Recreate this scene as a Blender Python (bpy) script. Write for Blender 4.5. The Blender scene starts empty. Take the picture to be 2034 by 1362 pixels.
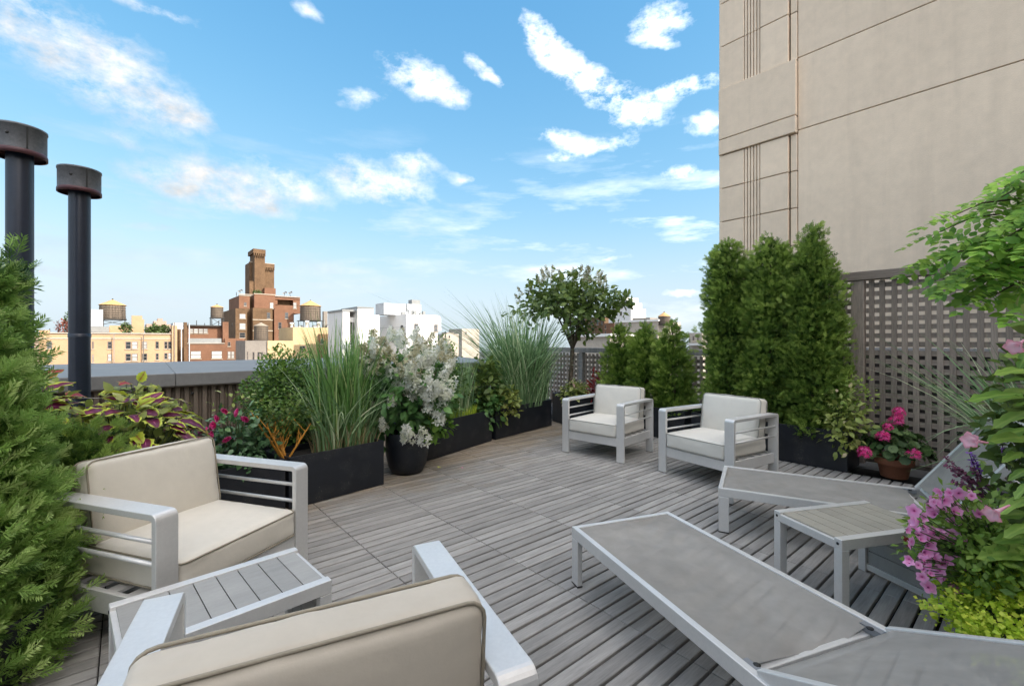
import bpy, bmesh, math, random
import numpy as np
from mathutils import Vector, Matrix, Euler, noise as mnoise
PI = math.pi
S = bpy.context.scene
C = S.collection
random.seed(7)
RNG = np.random.default_rng(7)

# ------------------------------------------------------------------ camera, sky, sun, exposure
EYE = 1.30
VIEW = math.radians(49.7)                      # heading of the view, counted from the deck boards' direction (+X)
FWD = Vector((math.cos(VIEW), math.sin(VIEW), 0))
RGT = Vector((math.sin(VIEW), -math.cos(VIEW), 0))
cam = bpy.data.objects.new('camera', bpy.data.cameras.new('camera'))
C.objects.link(cam)
cam.location = (0, 0, EYE)
cam.rotation_euler = (PI/2, 0, VIEW - PI/2)
cam.data.sensor_width = 36
cam.data.lens = 36*905/2034
cam.data.shift_y = -0.0025
cam.data.clip_start = 0.05
cam.data.clip_end = 4000
S.camera = cam

SUN_AZ = math.atan2(-0.86, 0.42)               # towards the sun, from behind and to the right
SUN_EL = math.radians(36)
world = bpy.data.worlds.new('World')
S.world = world
world.use_nodes = True
WN, WL = world.node_tree.nodes, world.node_tree.links
WN.clear()
def wmath(op, a, b=None, c=None, clamp=False):
    n = WN.new('ShaderNodeMath'); n.operation = op; n.use_clamp = clamp
    for i, v in enumerate((a, b, c)):
        if v is None: continue
        if isinstance(v, (int, float)): n.inputs[i].default_value = v
        else: WL.new(v, n.inputs[i])
    return n.outputs[0]
def build_sky():
    sdir = Vector((math.cos(SUN_AZ)*math.cos(SUN_EL), math.sin(SUN_AZ)*math.cos(SUN_EL), math.sin(SUN_EL)))
    sky = WN.new('ShaderNodeTexSky'); sky.sky_type = 'NISHITA'; sky.sun_disc = False
    sky.sun_elevation = SUN_EL
    sky.sun_rotation = PI/2 - SUN_AZ
    sky.altitude = 60; sky.air_density = 1.0; sky.dust_density = 0.2; sky.ozone_density = 2.0
    tc = WN.new('ShaderNodeTexCoord'); sp = WN.new('ShaderNodeSeparateXYZ')
    WL.new(tc.outputs['Generated'], sp.inputs[0])
    x, y, z = sp.outputs
    f = wmath('ADD', wmath('MULTIPLY', x, FWD.x), wmath('MULTIPLY', y, FWD.y))
    r = wmath('ADD', wmath('MULTIPLY', x, RGT.x), wmath('MULTIPLY', y, RGT.y))
    az = wmath('ARCTAN2', r, f)
    el = wmath('DIVIDE', z, wmath('SQRT', wmath('ADD', wmath('MULTIPLY', x, x), wmath('MULTIPLY', y, y))))
    cb = WN.new('ShaderNodeCombineXYZ'); WL.new(az, cb.inputs[0]); WL.new(el, cb.inputs[1])
    def noise(scale, detail, rough, off=0.0, sy=1.0):
        m = WN.new('ShaderNodeMapping'); m.inputs['Location'].default_value = (off, off*1.7, off*.3)
        m.inputs['Scale'].default_value = (1, sy, 1)
        WL.new(cb.outputs[0], m.inputs[0])
        n = WN.new('ShaderNodeTexNoise'); n.inputs['Scale'].default_value = scale
        n.inputs['Detail'].default_value = detail; n.inputs['Roughness'].default_value = rough
        WL.new(m.outputs[0], n.inputs['Vector'])
        return n
    w = noise(7.0, 4, .6, 3.1)
    wsp = WN.new('ShaderNodeSeparateColor'); WL.new(w.outputs['Color'], wsp.inputs[0])
    wa = wmath('MULTIPLY_ADD', wmath('SUBTRACT', wsp.outputs[0], .5), .10, az)
    we = wmath('MULTIPLY_ADD', wmath('SUBTRACT', wsp.outputs[1], .5), .07, el)
    total = None
    for (a0, e0, sa, se, rot, amp) in CLOUDS:
        if a0 > .05: amp *= .80; se *= .9
        c_, s_ = math.cos(rot), math.sin(rot)
        da = wmath('SUBTRACT', wa, a0); de = wmath('SUBTRACT', we, e0)
        u = wmath('ADD', wmath('MULTIPLY', da, c_/sa), wmath('MULTIPLY', de, s_/sa))
        v = wmath('ADD', wmath('MULTIPLY', da, -s_/se), wmath('MULTIPLY', de, c_/se))
        e = wmath('ADD', wmath('MULTIPLY', u, u), wmath('MULTIPLY', v, v))
        g = wmath('MULTIPLY', wmath('POWER', 2.718, wmath('MULTIPLY', e, -.86)), amp*.92)
        total = g if total is None else wmath('ADD', total, g)
    total = wmath('SMOOTH_MIN', total, 1.0, .3)
    fb = noise(6.0, 9, .62, .4, 1.5)
    fine = noise(22.0, 9, .68, 5.0, 1.3)
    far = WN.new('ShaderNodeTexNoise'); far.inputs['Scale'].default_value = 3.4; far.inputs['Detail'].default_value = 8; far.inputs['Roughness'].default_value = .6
    mpf = WN.new('ShaderNodeMapping'); mpf.inputs['Scale'].default_value = (1, 1, 1.6); WL.new(tc.outputs['Generated'], mpf.inputs[0]); WL.new(mpf.outputs[0], far.inputs['Vector'])   # denser cloud out of view, added to brighten the shaded terrace
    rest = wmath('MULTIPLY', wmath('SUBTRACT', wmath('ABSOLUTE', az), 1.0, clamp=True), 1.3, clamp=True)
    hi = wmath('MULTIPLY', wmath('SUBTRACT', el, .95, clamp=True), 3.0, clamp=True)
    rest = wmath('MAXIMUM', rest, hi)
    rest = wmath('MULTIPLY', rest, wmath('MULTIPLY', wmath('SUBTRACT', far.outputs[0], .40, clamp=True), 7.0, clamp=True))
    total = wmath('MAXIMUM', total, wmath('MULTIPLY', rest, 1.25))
    n1 = wmath('ADD', wmath('MULTIPLY', wmath('SUBTRACT', fb.outputs[0], .5), 4.6),
               wmath('MULTIPLY', wmath('SUBTRACT', fine.outputs[0], .5), 4.8))
    dens = wmath('MULTIPLY', wmath('ADD', wmath('SUBTRACT', total, .22), wmath('MULTIPLY', n1, wmath('ADD', wmath('MULTIPLY', total, .70), .04))), .50, clamp=True)
    dens = wmath('SMOOTH_MIN', dens, .92, .3)
    # thin veil low over the roofs
    veil = wmath('MULTIPLY', wmath('SUBTRACT', noise(4.0, 6, .6, 21.0, 4.5).outputs[0], .52, clamp=True), 1.6, clamp=True)
    veil = wmath('MULTIPLY', veil, wmath('SUBTRACT', 1.0, wmath('MULTIPLY', wmath('ABSOLUTE', wmath('SUBTRACT', el, .22)), 4.0), clamp=True))
    dens = wmath('MAXIMUM', dens, veil)
    hs = WN.new('ShaderNodeHueSaturation'); hs.inputs['Saturation'].default_value = SKY_SAT; hs.inputs['Value'].default_value = SKY_VAL
    hs.inputs['Hue'].default_value = SKY_HUE
    WL.new(sky.outputs[0], hs.inputs['Color'])
    # soft shoulder: the hazy band over the roofs does not burn out
    def vm(op, a, b):
        n = WN.new('ShaderNodeVectorMath'); n.operation = op
        for i, v in enumerate((a, b)):
            if isinstance(v, tuple): n.inputs[i].default_value = v
            else: WL.new(v, n.inputs[i])
        return n.outputs[0]
    lit = vm('DIVIDE', vm('MULTIPLY', hs.outputs[0], (.80, .875, .955)), vm('ADD', vm('MULTIPLY', hs.outputs[0], (3.0*.15,)*3), (1, 1, 1)))
    # pale blue haze low over the city
    hz = wmath('POWER', wmath('SUBTRACT', 1.0, wmath('DIVIDE', wmath('MAXIMUM', el, 0.0), .26), clamp=True), 1.6)
    hzm = WN.new('ShaderNodeMix'); hzm.data_type = 'RGBA'; WL.new(wmath('MULTIPLY', hz, .85), hzm.inputs['Factor'])
    WL.new(lit, hzm.inputs['A']); hzm.inputs['B'].default_value = (.90, 1.09, 1.22, 1); lit = hzm.outputs['Result']
    # clouds brighten towards the sun, boosted to fill the shaded terrace
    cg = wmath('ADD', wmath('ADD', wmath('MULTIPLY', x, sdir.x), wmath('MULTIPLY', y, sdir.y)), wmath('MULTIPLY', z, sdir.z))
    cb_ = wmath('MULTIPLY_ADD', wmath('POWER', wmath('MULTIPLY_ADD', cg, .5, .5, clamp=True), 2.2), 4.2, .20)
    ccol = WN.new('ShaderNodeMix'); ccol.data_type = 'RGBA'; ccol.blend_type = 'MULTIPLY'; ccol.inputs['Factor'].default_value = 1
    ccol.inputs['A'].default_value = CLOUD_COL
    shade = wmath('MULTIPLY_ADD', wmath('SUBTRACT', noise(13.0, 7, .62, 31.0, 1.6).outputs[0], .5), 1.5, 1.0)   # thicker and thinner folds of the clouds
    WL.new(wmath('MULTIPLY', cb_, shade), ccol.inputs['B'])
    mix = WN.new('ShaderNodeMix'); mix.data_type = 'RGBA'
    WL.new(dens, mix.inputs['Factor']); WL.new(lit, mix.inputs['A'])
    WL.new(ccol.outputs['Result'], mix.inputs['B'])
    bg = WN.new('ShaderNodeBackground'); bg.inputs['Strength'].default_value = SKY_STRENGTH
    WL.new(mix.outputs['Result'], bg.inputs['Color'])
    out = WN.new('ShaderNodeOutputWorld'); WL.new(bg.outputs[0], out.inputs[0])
SKY_STRENGTH = 0.15; SKY_SAT = 1.29; SKY_VAL = 1.0; SKY_HUE = 0.5
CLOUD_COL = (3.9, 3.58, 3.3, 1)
# azimuth from the view axis, slope above the horizon, two half sizes, tilt, weight
CLOUDS = [(-0.787, 0.453, 0.083, 0.0484, -0.56, 1.25),
          (-0.69, 0.435, 0.079, 0.0469, -0.52, 1.2),
          (-0.621, 0.401, 0.044, 0.0252, -0.42, 1.0),
          (-0.824, 0.478, 0.036, 0.0338, -0.25, 1.1),
          (-0.67, 0.57, 0.081, 0.0113, -0.0, 0.75),
          (-0.67, 0.278, 0.054, 0.0225, -0.13, 1.1),
          (-0.583, 0.291, 0.069, 0.0314, -0.25, 1.2),
          (-0.519, 0.279, 0.067, 0.0249, -0.24, 1.1),
          (-0.468, 0.326, 0.053, 0.0217, -0.29, 1.05),
          (-0.432, 0.292, 0.046, 0.0181, -0.19, 0.95),
          (-0.519, 0.253, 0.058, 0.0106, -0.16, 0.8),
          (-0.347, 0.344, 0.044, 0.0333, -0.0, 1.1),
          (-0.292, 0.319, 0.046, 0.0212, -0.18, 1.0),
          (-0.235, 0.318, 0.057, 0.0279, -0.22, 1.1),
          (-0.206, 0.374, 0.044, 0.0238, -0.09, 1.1),
          (-0.112, 0.355, 0.024, 0.011, -0.0, 0.85),
          (-0.204, 0.569, 0.069, 0.0325, -0.27, 1.1),
          (-0.145, 0.537, 0.043, 0.0219, -0.44, 0.85),
          (-0.322, 0.509, 0.05, 0.0231, 0.15, 0.85),
          (-0.068, 0.596, 0.049, 0.0132, -0.56, 0.85),
          (-0.035, 0.57, 0.028, 0.0088, -0.35, 0.7),
          (0.07, 0.657, 0.071, 0.0265, -0.73, 1.15),
          (0.124, 0.604, 0.065, 0.0285, -0.79, 1.15),
          (0.2, 0.532, 0.085, 0.0368, -0.67, 1.2),
          (0.283, 0.482, 0.051, 0.0233, -0.22, 1.1),
          (0.353, 0.514, 0.078, 0.0249, 0.11, 0.95),
          (0.41, 0.444, 0.028, 0.0203, -0.0, 0.95),
          (0.313, 0.666, 0.06, 0.0294, -0.0, 0.95),
          (0.303, 0.623, 0.04, 0.0169, -0.18, 0.75),
          (0.113, 0.435, 0.06, 0.0198, -0.18, 0.95),
          (0.2, 0.42, 0.064, 0.0217, -0.0, 0.95),
          (0.113, 0.393, 0.038, 0.011, -0.0, 0.75),
          (0.348, 0.341, 0.041, 0.0187, 0.07, 1.1),
          (0.367, 0.099, 0.043, 0.0103, -0.0, 0.75),
          (-0.172, 0.17, 0.059, 0.0098, -0.0, 0.65),
          (0.2, 0.174, 0.058, 0.0076, -0.0, 0.65),
          (-0.781, 0.107, 0.05, 0.0126, -0.0, 0.6),
          (-0.69, 0.188, 0.046, 0.0085, -0.11, 0.6),
          (-0.716, 0.339, 0.031, 0.0117, -0.0, 0.6),
          (-0.413, 0.659, 0.028, 0.0142, -0.38, 0.6),
          (0.41, 0.158, 0.028, 0.0101, -0.0, 0.6)]
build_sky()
sun = bpy.data.objects.new('sun', bpy.data.lights.new('sun', 'SUN'))
C.objects.link(sun)
sun.data.energy = 1.7; sun.data.angle = math.radians(.5); sun.data.color = (1, .90, .76)
sd = Vector((math.cos(SUN_AZ)*math.cos(SUN_EL), math.sin(SUN_AZ)*math.cos(SUN_EL), math.sin(SUN_EL)))
sun.rotation_euler = sd.to_track_quat('Z', 'Y').to_euler()
S.view_settings.view_transform = 'Standard'
S.view_settings.look = 'None'
S.view_settings.exposure = 2.25
S.view_settings.gamma = 1
S.view_settings.use_curve_mapping = False
S.cycles.max_bounces = 8
S.cycles.transparent_max_bounces = 12
S.cycles.sample_clamp_indirect = 8
S.cycles.use_denoising = True

# ------------------------------------------------------------------ materials
def mat(name, col, rough=.6, metal=0.0, var=(0, 0), var2=(0, 0), bump=(0, 0), spec=.5, coords='Object', stretch=(1, 1, 1), rand=0.0, attr=None, sheen=0):
    """principled surface: base colour broken up by two scales of noise, optional fine relief"""
    m = bpy.data.materials.new(name); m.use_nodes = True
    N, L = m.node_tree.nodes, m.node_tree.links
    p = N['Principled BSDF']
    p.inputs['Roughness'].default_value = rough; p.inputs['Metallic'].default_value = metal
    p.inputs['Specular IOR Level'].default_value = spec
    if sheen: p.inputs['Sheen Weight'].default_value = sheen
    tc = N.new('ShaderNodeTexCoord'); mp = N.new('ShaderNodeMapping')
    mp.inputs['Scale'].default_value = stretch
    L.new(tc.outputs['Object'], mp.inputs[0])
    if coords == 'World':
        g = N.new('ShaderNodeNewGeometry'); L.new(g.outputs['Position'], mp.inputs[0])
    col_out = None
    def mixc(a, b, fac, mode='MIX'):
        n = N.new('ShaderNodeMix'); n.data_type = 'RGBA'; n.blend_type = mode
        if isinstance(fac, float): n.inputs['Factor'].default_value = fac
        else: L.new(fac, n.inputs['Factor'])
        for s, v in (('A', a), ('B', b)):
            if isinstance(v, tuple): n.inputs[s].default_value = (*v[:3], 1)
            else: L.new(v, n.inputs[s])
        return n.outputs['Result']
    cur = tuple(col)
    for (sc, am) in (var, var2):
        if am:
            n = N.new('ShaderNodeTexNoise'); n.inputs['Scale'].default_value = sc; n.inputs['Detail'].default_value = 5; n.inputs['Roughness'].default_value = .65
            L.new(mp.outputs[0], n.inputs['Vector'])
            r = N.new('ShaderNodeMapRange'); r.inputs['From Min'].default_value = .3; r.inputs['From Max'].default_value = .7
            L.new(n.outputs[0], r.inputs[0])
            cur = mixc(cur, (1-am, 1-am, 1-am), r.outputs[0], 'MULTIPLY')
    if rand:
        oi = N.new('ShaderNodeObjectInfo'); val = oi.outputs['Random']
        if attr:
            at_ = N.new('ShaderNodeAttribute'); at_.attribute_name = attr
            ad = N.new('ShaderNodeMath'); ad.operation = 'ADD'; L.new(val, ad.inputs[0]); L.new(at_.outputs['Fac'], ad.inputs[1])
            fr = N.new('ShaderNodeMath'); fr.operation = 'FRACT'; L.new(ad.outputs[0], fr.inputs[0]); val = fr.outputs[0]
        r = N.new('ShaderNodeMapRange'); r.inputs['To Min'].default_value = 1-rand; r.inputs['To Max'].default_value = 1+rand
        L.new(val, r.inputs[0])
        hs = N.new('ShaderNodeHueSaturation'); L.new(r.outputs[0], hs.inputs['Value'])
        if isinstance(cur, tuple): hs.inputs['Color'].default_value = (*cur, 1)
        else: L.new(cur, hs.inputs['Color'])
        cur = hs.outputs[0]
    if isinstance(cur, tuple): p.inputs['Base Color'].default_value = (*cur, 1)
    else: L.new(cur, p.inputs['Base Color'])
    if bump[1]:
        n = N.new('ShaderNodeTexNoise'); n.inputs['Scale'].default_value = bump[0]; n.inputs['Detail'].default_value = 6; n.inputs['Roughness'].default_value = .6
        L.new(mp.outputs[0], n.inputs['Vector'])
        b = N.new('ShaderNodeBump'); b.inputs['Strength'].default_value = bump[1]; b.inputs['Distance'].default_value = .01
        L.new(n.outputs[0], b.inputs['Height']); L.new(b.outputs[0], p.inputs['Normal'])
    return m
def leafmat(name, ramp, trans=.35, rough=.45, rand=0.0, attr='rnd', spec=.35):
    """leaf: colour from the per-leaf attribute, part of the light passes through"""
    m = bpy.data.materials.new(name); m.use_nodes = True
    N, L = m.node_tree.nodes, m.node_tree.links
    p = N['Principled BSDF']; out = N['Material Output']
    p.inputs['Roughness'].default_value = rough; p.inputs['Specular IOR Level'].default_value = spec
    a = N.new('ShaderNodeAttribute'); a.attribute_name = attr
    v = a.outputs['Fac']
    cr = N.new('ShaderNodeValToRGB')
    while len(cr.color_ramp.elements) < len(ramp): cr.color_ramp.elements.new(.5)
    for e, (pos, c) in zip(cr.color_ramp.elements, ramp): e.position = pos; e.color = (*c, 1)
    L.new(v, cr.inputs[0]); col = cr.outputs[0]
    if rand:
        oi = N.new('ShaderNodeObjectInfo'); r = N.new('ShaderNodeMapRange')
        r.inputs['To Min'].default_value = 1-rand; r.inputs['To Max'].default_value = 1+rand
        L.new(oi.outputs['Random'], r.inputs[0])
        hs = N.new('ShaderNodeHueSaturation'); L.new(col, hs.inputs['Color']); L.new(r.outputs[0], hs.inputs['Value']); col = hs.outputs[0]
    L.new(col, p.inputs['Base Color'])
    t = N.new('ShaderNodeBsdfTranslucent'); L.new(col, t.inputs['Color'])
    mx = N.new('ShaderNodeMixShader'); mx.inputs[0].default_value = trans
    L.new(p.outputs[0], mx.inputs[1]); L.new(t.outputs[0], mx.inputs[2]); L.new(mx.outputs[0], out.inputs[0])
    return m

# ------------------------------------------------------------------ object helpers
def link(name, me, m=None, parent=None, loc=None, kind=None):
    o = bpy.data.objects.new(name, me); C.objects.link(o)
    if m is not None and me is not None and not me.materials:
        for q in (m if isinstance(m, (list, tuple)) else [m]): me.materials.append(q)
    if parent is not None: o.parent = parent
    if loc is not None: o.location = loc
    if kind: o['kind'] = kind
    return o
def tag(o, label, cat, group=None):
    o['label'] = label; o['category'] = cat
    if group: o['group'] = group
    return o
def thing(name, label, cat, loc=(0, 0, 0), rz=0.0, group=None):
    o = bpy.data.objects.new(name, None); C.objects.link(o)
    o.location = loc; o.rotation_euler = (0, 0, rz); o.empty_display_size = .1
    return tag(o, label, cat, group)
def copy_tree(o, parent=None):
    c = o.copy(); C.objects.link(c)
    if parent is not None: c.parent = parent
    for ch in list(o.children): copy_tree(ch, c)
    return c
def bevel(o, w, seg=2):
    b = o.modifiers.new('edge', 'BEVEL'); b.width = w; b.segments = seg; b.limit_method = 'ANGLE'; b.angle_limit = math.radians(40)
    return o
class MB:
    def __init__(s): s.v = []; s.f = []; s.sm = []
    def add(s, vs, fs, smooth=False):
        k = len(s.v); s.v += [tuple(v) for v in vs]; s.f += [tuple(i+k for i in f) for f in fs]; s.sm += [smooth]*len(fs); return s
    def box(s, x0, x1, y0, y1, z0, z1):
        vs = [(x, y, z) for z in (z0, z1) for y in (y0, y1) for x in (x0, x1)]
        return s.add(vs, [(0, 2, 3, 1), (4, 5, 7, 6), (0, 1, 5, 4), (2, 6, 7, 3), (0, 4, 6, 2), (1, 3, 7, 5)])
    def cbox(s, x0, x1, y0, y1, z0, z1, c):
        """box whose top edges are chamfered by c"""
        vs = [(x0, y0, z0), (x1, y0, z0), (x1, y1, z0), (x0, y1, z0), (x0, y0, z1-c), (x1, y0, z1-c), (x1, y1, z1-c), (x0, y1, z1-c),
              (x0+c, y0+c, z1), (x1-c, y0+c, z1), (x1-c, y1-c, z1), (x0+c, y1-c, z1)]
        fs = [(3, 2, 1, 0)]
        for a in (0, 4): fs += [(a+i, a+(i+1) % 4, a+4+(i+1) % 4, a+4+i) for i in range(4)]
        return s.add(vs, fs+[(8, 9, 10, 11)])
    def tube(s, pts, rad, n=8, caps=True):
        pts = [Vector(p) for p in pts]; R = rad if isinstance(rad, (list, tuple)) else [rad]*len(pts)
        vs = []; fs = []; ref = None
        for i, p in enumerate(pts):
            t = (pts[min(i+1, len(pts)-1)]-pts[max(i-1, 0)]).normalized()
            if ref is None: ref = Vector((0, 0, 1)) if abs(t.z) < .9 else Vector((1, 0, 0))
            u = t.cross(ref)
            if u.length < 1e-4: u = t.cross(Vector((.3, 1, .2)))
            u.normalize(); w = u.cross(t).normalized(); ref = w
            for k in range(n):
                a = 2*PI*k/n; vs.append(p+(u*math.cos(a)+w*math.sin(a))*R[i])
        for i in range(len(pts)-1):
            for k in range(n):
                fs.append((i*n+k, i*n+(k+1) % n, (i+1)*n+(k+1) % n, (i+1)*n+k))
        if caps: fs += [tuple(range(n)), tuple(range((len(pts)-1)*n, len(pts)*n))[::-1]]
        return s.add(vs, fs, True)
    def lathe(s, prof, n=32, c=(0, 0, 0), smooth=True):
        vs = []; fs = []
        for r, z in prof:
            for k in range(n):
                a = 2*PI*k/n; vs.append((c[0]+r*math.cos(a), c[1]+r*math.sin(a), c[2]+z))
        for i in range(len(prof)-1):
            for k in range(n): fs.append((i*n+k, i*n+(k+1) % n, (i+1)*n+(k+1) % n, (i+1)*n+k))
        return s.add(vs, fs, smooth)
    def disc(s, r, z, n=32, c=(0, 0, 0)):
        return s.add([(c[0]+r*math.cos(2*PI*k/n), c[1]+r*math.sin(2*PI*k/n), c[2]+z) for k in range(n)], [tuple(range(n))])
    def prism(s, poly, axis, a, b):
        """polygon extruded along an axis: poly in the two other axes"""
        n = len(poly)
        def P(p, q): return (q, p[0], p[1]) if axis == 'x' else ((p[0], q, p[1]) if axis == 'y' else (p[0], p[1], q))
        return s.add([P(p, a) for p in poly]+[P(p, b) for p in poly], [tuple(range(n))[::-1], tuple(range(n, 2*n))]+[(i, (i+1) % n, n+(i+1) % n, n+i) for i in range(n)])
    def mesh(s, name, fix=True):
        me = bpy.data.meshes.new(name); me.from_pydata(s.v, [], s.f)
        me.polygons.foreach_set('use_smooth', s.sm)
        if fix:
            bm = bmesh.new(); bm.from_mesh(me); bmesh.ops.recalc_face_normals(bm, faces=bm.faces); bm.to_mesh(me); bm.free()
        me.update(); return me
    def build(s, name, m, parent=None, loc=None, kind=None):
        return link(name, s.mesh(name), m, parent, loc, kind)
def box_part(name, m, parent, *b, bev=0):
    o = MB().box(*b).build(name, m, parent)
    if bev: bevel(o, bev)
    return o

# ------------------------------------------------------------------ foliage helpers (numpy: thousands of leaf faces in one mesh)
def unit(a):
    return a/np.maximum(np.linalg.norm(a, axis=-1, keepdims=True), 1e-9)
def frames(d, n):
    d = unit(np.asarray(d, float)); x = unit(np.cross(d, n)); z = np.cross(x, d)
    return np.stack([x, d, z], axis=-1)                   # columns: across, along, leaf normal
def scatter_mesh(name, base, pos, fr, scale, rnd, smooth=True):
    bv, bf = base
    bv = np.asarray(bv, float); N = len(pos); nv = len(bv)
    V = np.einsum('nij,vj->nvi', fr, bv)*np.asarray(scale).reshape(N, 1, 1) + np.asarray(pos)[:, None, :]
    me = bpy.data.meshes.new(name)
    me.vertices.add(N*nv); me.vertices.foreach_set('co', V.reshape(-1))
    sizes = np.array([len(f) for f in bf]); flat = np.concatenate([np.array(f) for f in bf])
    loops = (flat[None, :]+np.arange(N)[:, None]*nv).reshape(-1)
    tot = np.tile(sizes, N); start = np.concatenate([[0], np.cumsum(tot)[:-1]])
    me.loops.add(len(loops)); me.loops.foreach_set('vertex_index', loops.astype(np.int32))
    me.polygons.add(len(tot)); me.polygons.foreach_set('loop_start', start.astype(np.int32)); me.polygons.foreach_set('loop_total', tot.astype(np.int32))
    me.polygons.foreach_set('use_smooth', np.full(len(tot), smooth))
    at = me.attributes.new('rnd', 'FLOAT', 'POINT'); at.data.foreach_set('value', np.repeat(np.clip(rnd, 0, 1), nv).astype(np.float32))
    me.update(calc_edges=True)
    return me
def leaf_base(w=.5, rows=2, fold=.15, curl=.25, tip=1.0):
    """leaf of length 1 along y, folded along its midrib and curling down"""
    vs = [(0, 0, 0)]; fs = []
    for i in range(1, rows+1):
        t = i/(rows+1); ww = w/2*math.sin(PI*min(t*1.0, 1)**.8)**.8; z = -curl*t*t
        vs += [(-ww, t, z+fold*ww), (0, t, z), (ww, t, z+fold*ww)]
    vs.append((0, tip, -curl))
    fs += [(0, 2, 1), (0, 3, 2)]
    for i in range(rows-1):
        a = 1+3*i; fs += [(a, a+1, a+4, a+3), (a+1, a+2, a+5, a+4)]
    a = 1+3*(rows-1); k = len(vs)-1
    return vs, fs+[(a, a+1, k), (a+1, a+2, k)]
def spray_base(n=5, w=.10, side=.46, seed=1):
    """flat evergreen spray: an axis with narrow scale-leaved side shoots"""
    r = random.Random(seed); vs = []; fs = []
    def shoot(p, ang, l, wd):
        k = len(vs); c, s_ = math.cos(ang), math.sin(ang); q = r.uniform(-.08, .08)
        vs.extend([(p[0], p[1], p[2]), (p[0]+s_*l*.5-c*wd, p[1]+c*l*.5+s_*wd, p[2]+q), (p[0]+s_*l, p[1]+c*l, p[2]+q*2-.06*l), (p[0]+s_*l*.5+c*wd, p[1]+c*l*.5-s_*wd, p[2]+q)])
        fs.append((k, k+1, k+2, k+3))
    shoot((0, 0, 0), 0, 1, w*.5)
    for i in range(n):
        t = .12+.72*i/max(n-1, 1)
        for sg in (-1, 1):
            shoot((0, t, 0), sg*r.uniform(.55, .85), side*(1.1-.65*t)*r.uniform(.8, 1.15), w*.42)
    return vs, fs
def petal_cluster(n, rr, ps, seed, cone=1.0, z0=0.0):
    """many four-petalled florets over a dome or cone (flower head)"""
    r = np.random.default_rng(seed)
    h = r.random(n); ph = r.random(n)*2*PI
    rad = rr*(1-h*.75 if cone > 1 else np.sqrt(np.clip(1-(h*1.6-.6)**2, 0, 1)))
    zz = z0+h*rr*cone*2 if cone > 1 else z0+rr*(h*1.6-.6)
    pos = np.stack([rad*np.cos(ph), rad*np.sin(ph), zz], -1)*(.75+.3*r.random((n, 1)))
    nrm = unit(np.stack([np.cos(ph), np.sin(ph), .6*np.ones(n)], -1)+r.normal(0, .35, (n, 3)))
    d = unit(np.cross(nrm, r.normal(0, 1, (n, 3))))
    vs = [(0, 0, 0)]; fs = []
    for i in range(4):
        a = i*PI/2
        k = len(vs); vs += [(.5*math.cos(a-.5), .5*math.sin(a-.5), .06), (.95*math.cos(a), .95*math.sin(a), -.02), (.5*math.cos(a+.5), .5*math.sin(a+.5), .06)]
        fs.append((0, k, k+1, k+2))
    return scatter_mesh('flower', (vs, fs), pos, frames(d, nrm), ps*(.7+.6*r.random(n)), r.random(n))
def fbm(p, s, seed=0.0):
    return np.array([mnoise.fractal(Vector((x*s+seed, y*s-seed, z*s+seed*.5)), 1.0, 2.0, 3) for x, y, z in p])
def conifer_points(n, h, rfun, z0=0.0, seed=0, lump=.2, depth=.35, freq=3.0, flat=1.0):
    r = np.random.default_rng(seed)
    z = r.random(n*3); R = np.array([rfun(t) for t in z]); keep = r.random(n*3)*max(R) < R
    z = z[keep][:n]; R = R[keep][:n]; n = len(z)
    ph = r.random(n)*2*PI; u = r.random(n)**2.0
    out = np.stack([np.cos(ph), np.sin(ph)*flat, np.zeros(n)], -1)
    nz = fbm(np.stack([np.cos(ph)*R, np.sin(ph)*R, z*h], -1), freq/max(max(R), .1)*.35, seed*3.3)
    rad = R*(1+lump*nz*1.6)*(1-depth*u)
    pos = out*rad[:, None]; pos[:, 2] = z0+z*h
    return pos, out, 1-u, nz, r
def conifer(name, me_name, n, h, rfun, z0, seed, size, base, m, parent, lump=.2, depth=.4, upw=.9, freq=3.0, clump=.05, per=16):
    """evergreen crown: sprays fan out of many small clumps, brightest at the clump tips"""
    c, out, outer, nz, r = conifer_points(max(40, n//per), h, rfun, z0, seed, lump, depth, freq)
    k0 = len(c); idx = np.repeat(np.arange(k0), per); k = len(idx)
    cd = unit(out*.8+np.array([0, 0, upw])+r.normal(0, .35, (k0, 3)))
    cs = clump*(.55+.9*r.random(k0))
    off = r.normal(0, 1, (k, 3)); off = off/np.maximum(1, np.linalg.norm(off, axis=1, keepdims=True)/1.6)
    pos = c[idx]+off*cs[idx][:, None]-cd[idx]*(size*.55)
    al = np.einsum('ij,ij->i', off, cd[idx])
    d = unit(cd[idx]*1.0+off*.55+r.normal(0, .25, (k, 3)))
    tang = np.stack([-out[:, 1], out[:, 0], np.zeros(k0)], -1)[idx]
    nr = unit(tang*r.choice([-1, 1], (k, 1))*.55+out[idx]*.6+np.array([0, 0, .35])+r.normal(0, .5, (k, 3)))
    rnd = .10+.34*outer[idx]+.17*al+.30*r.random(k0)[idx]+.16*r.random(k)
    me = scatter_mesh(name, base, pos, frames(d, nr), size*(.6+.7*r.random(k)), rnd, False)
    return link(name, me, m, parent, kind='stuff')
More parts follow.
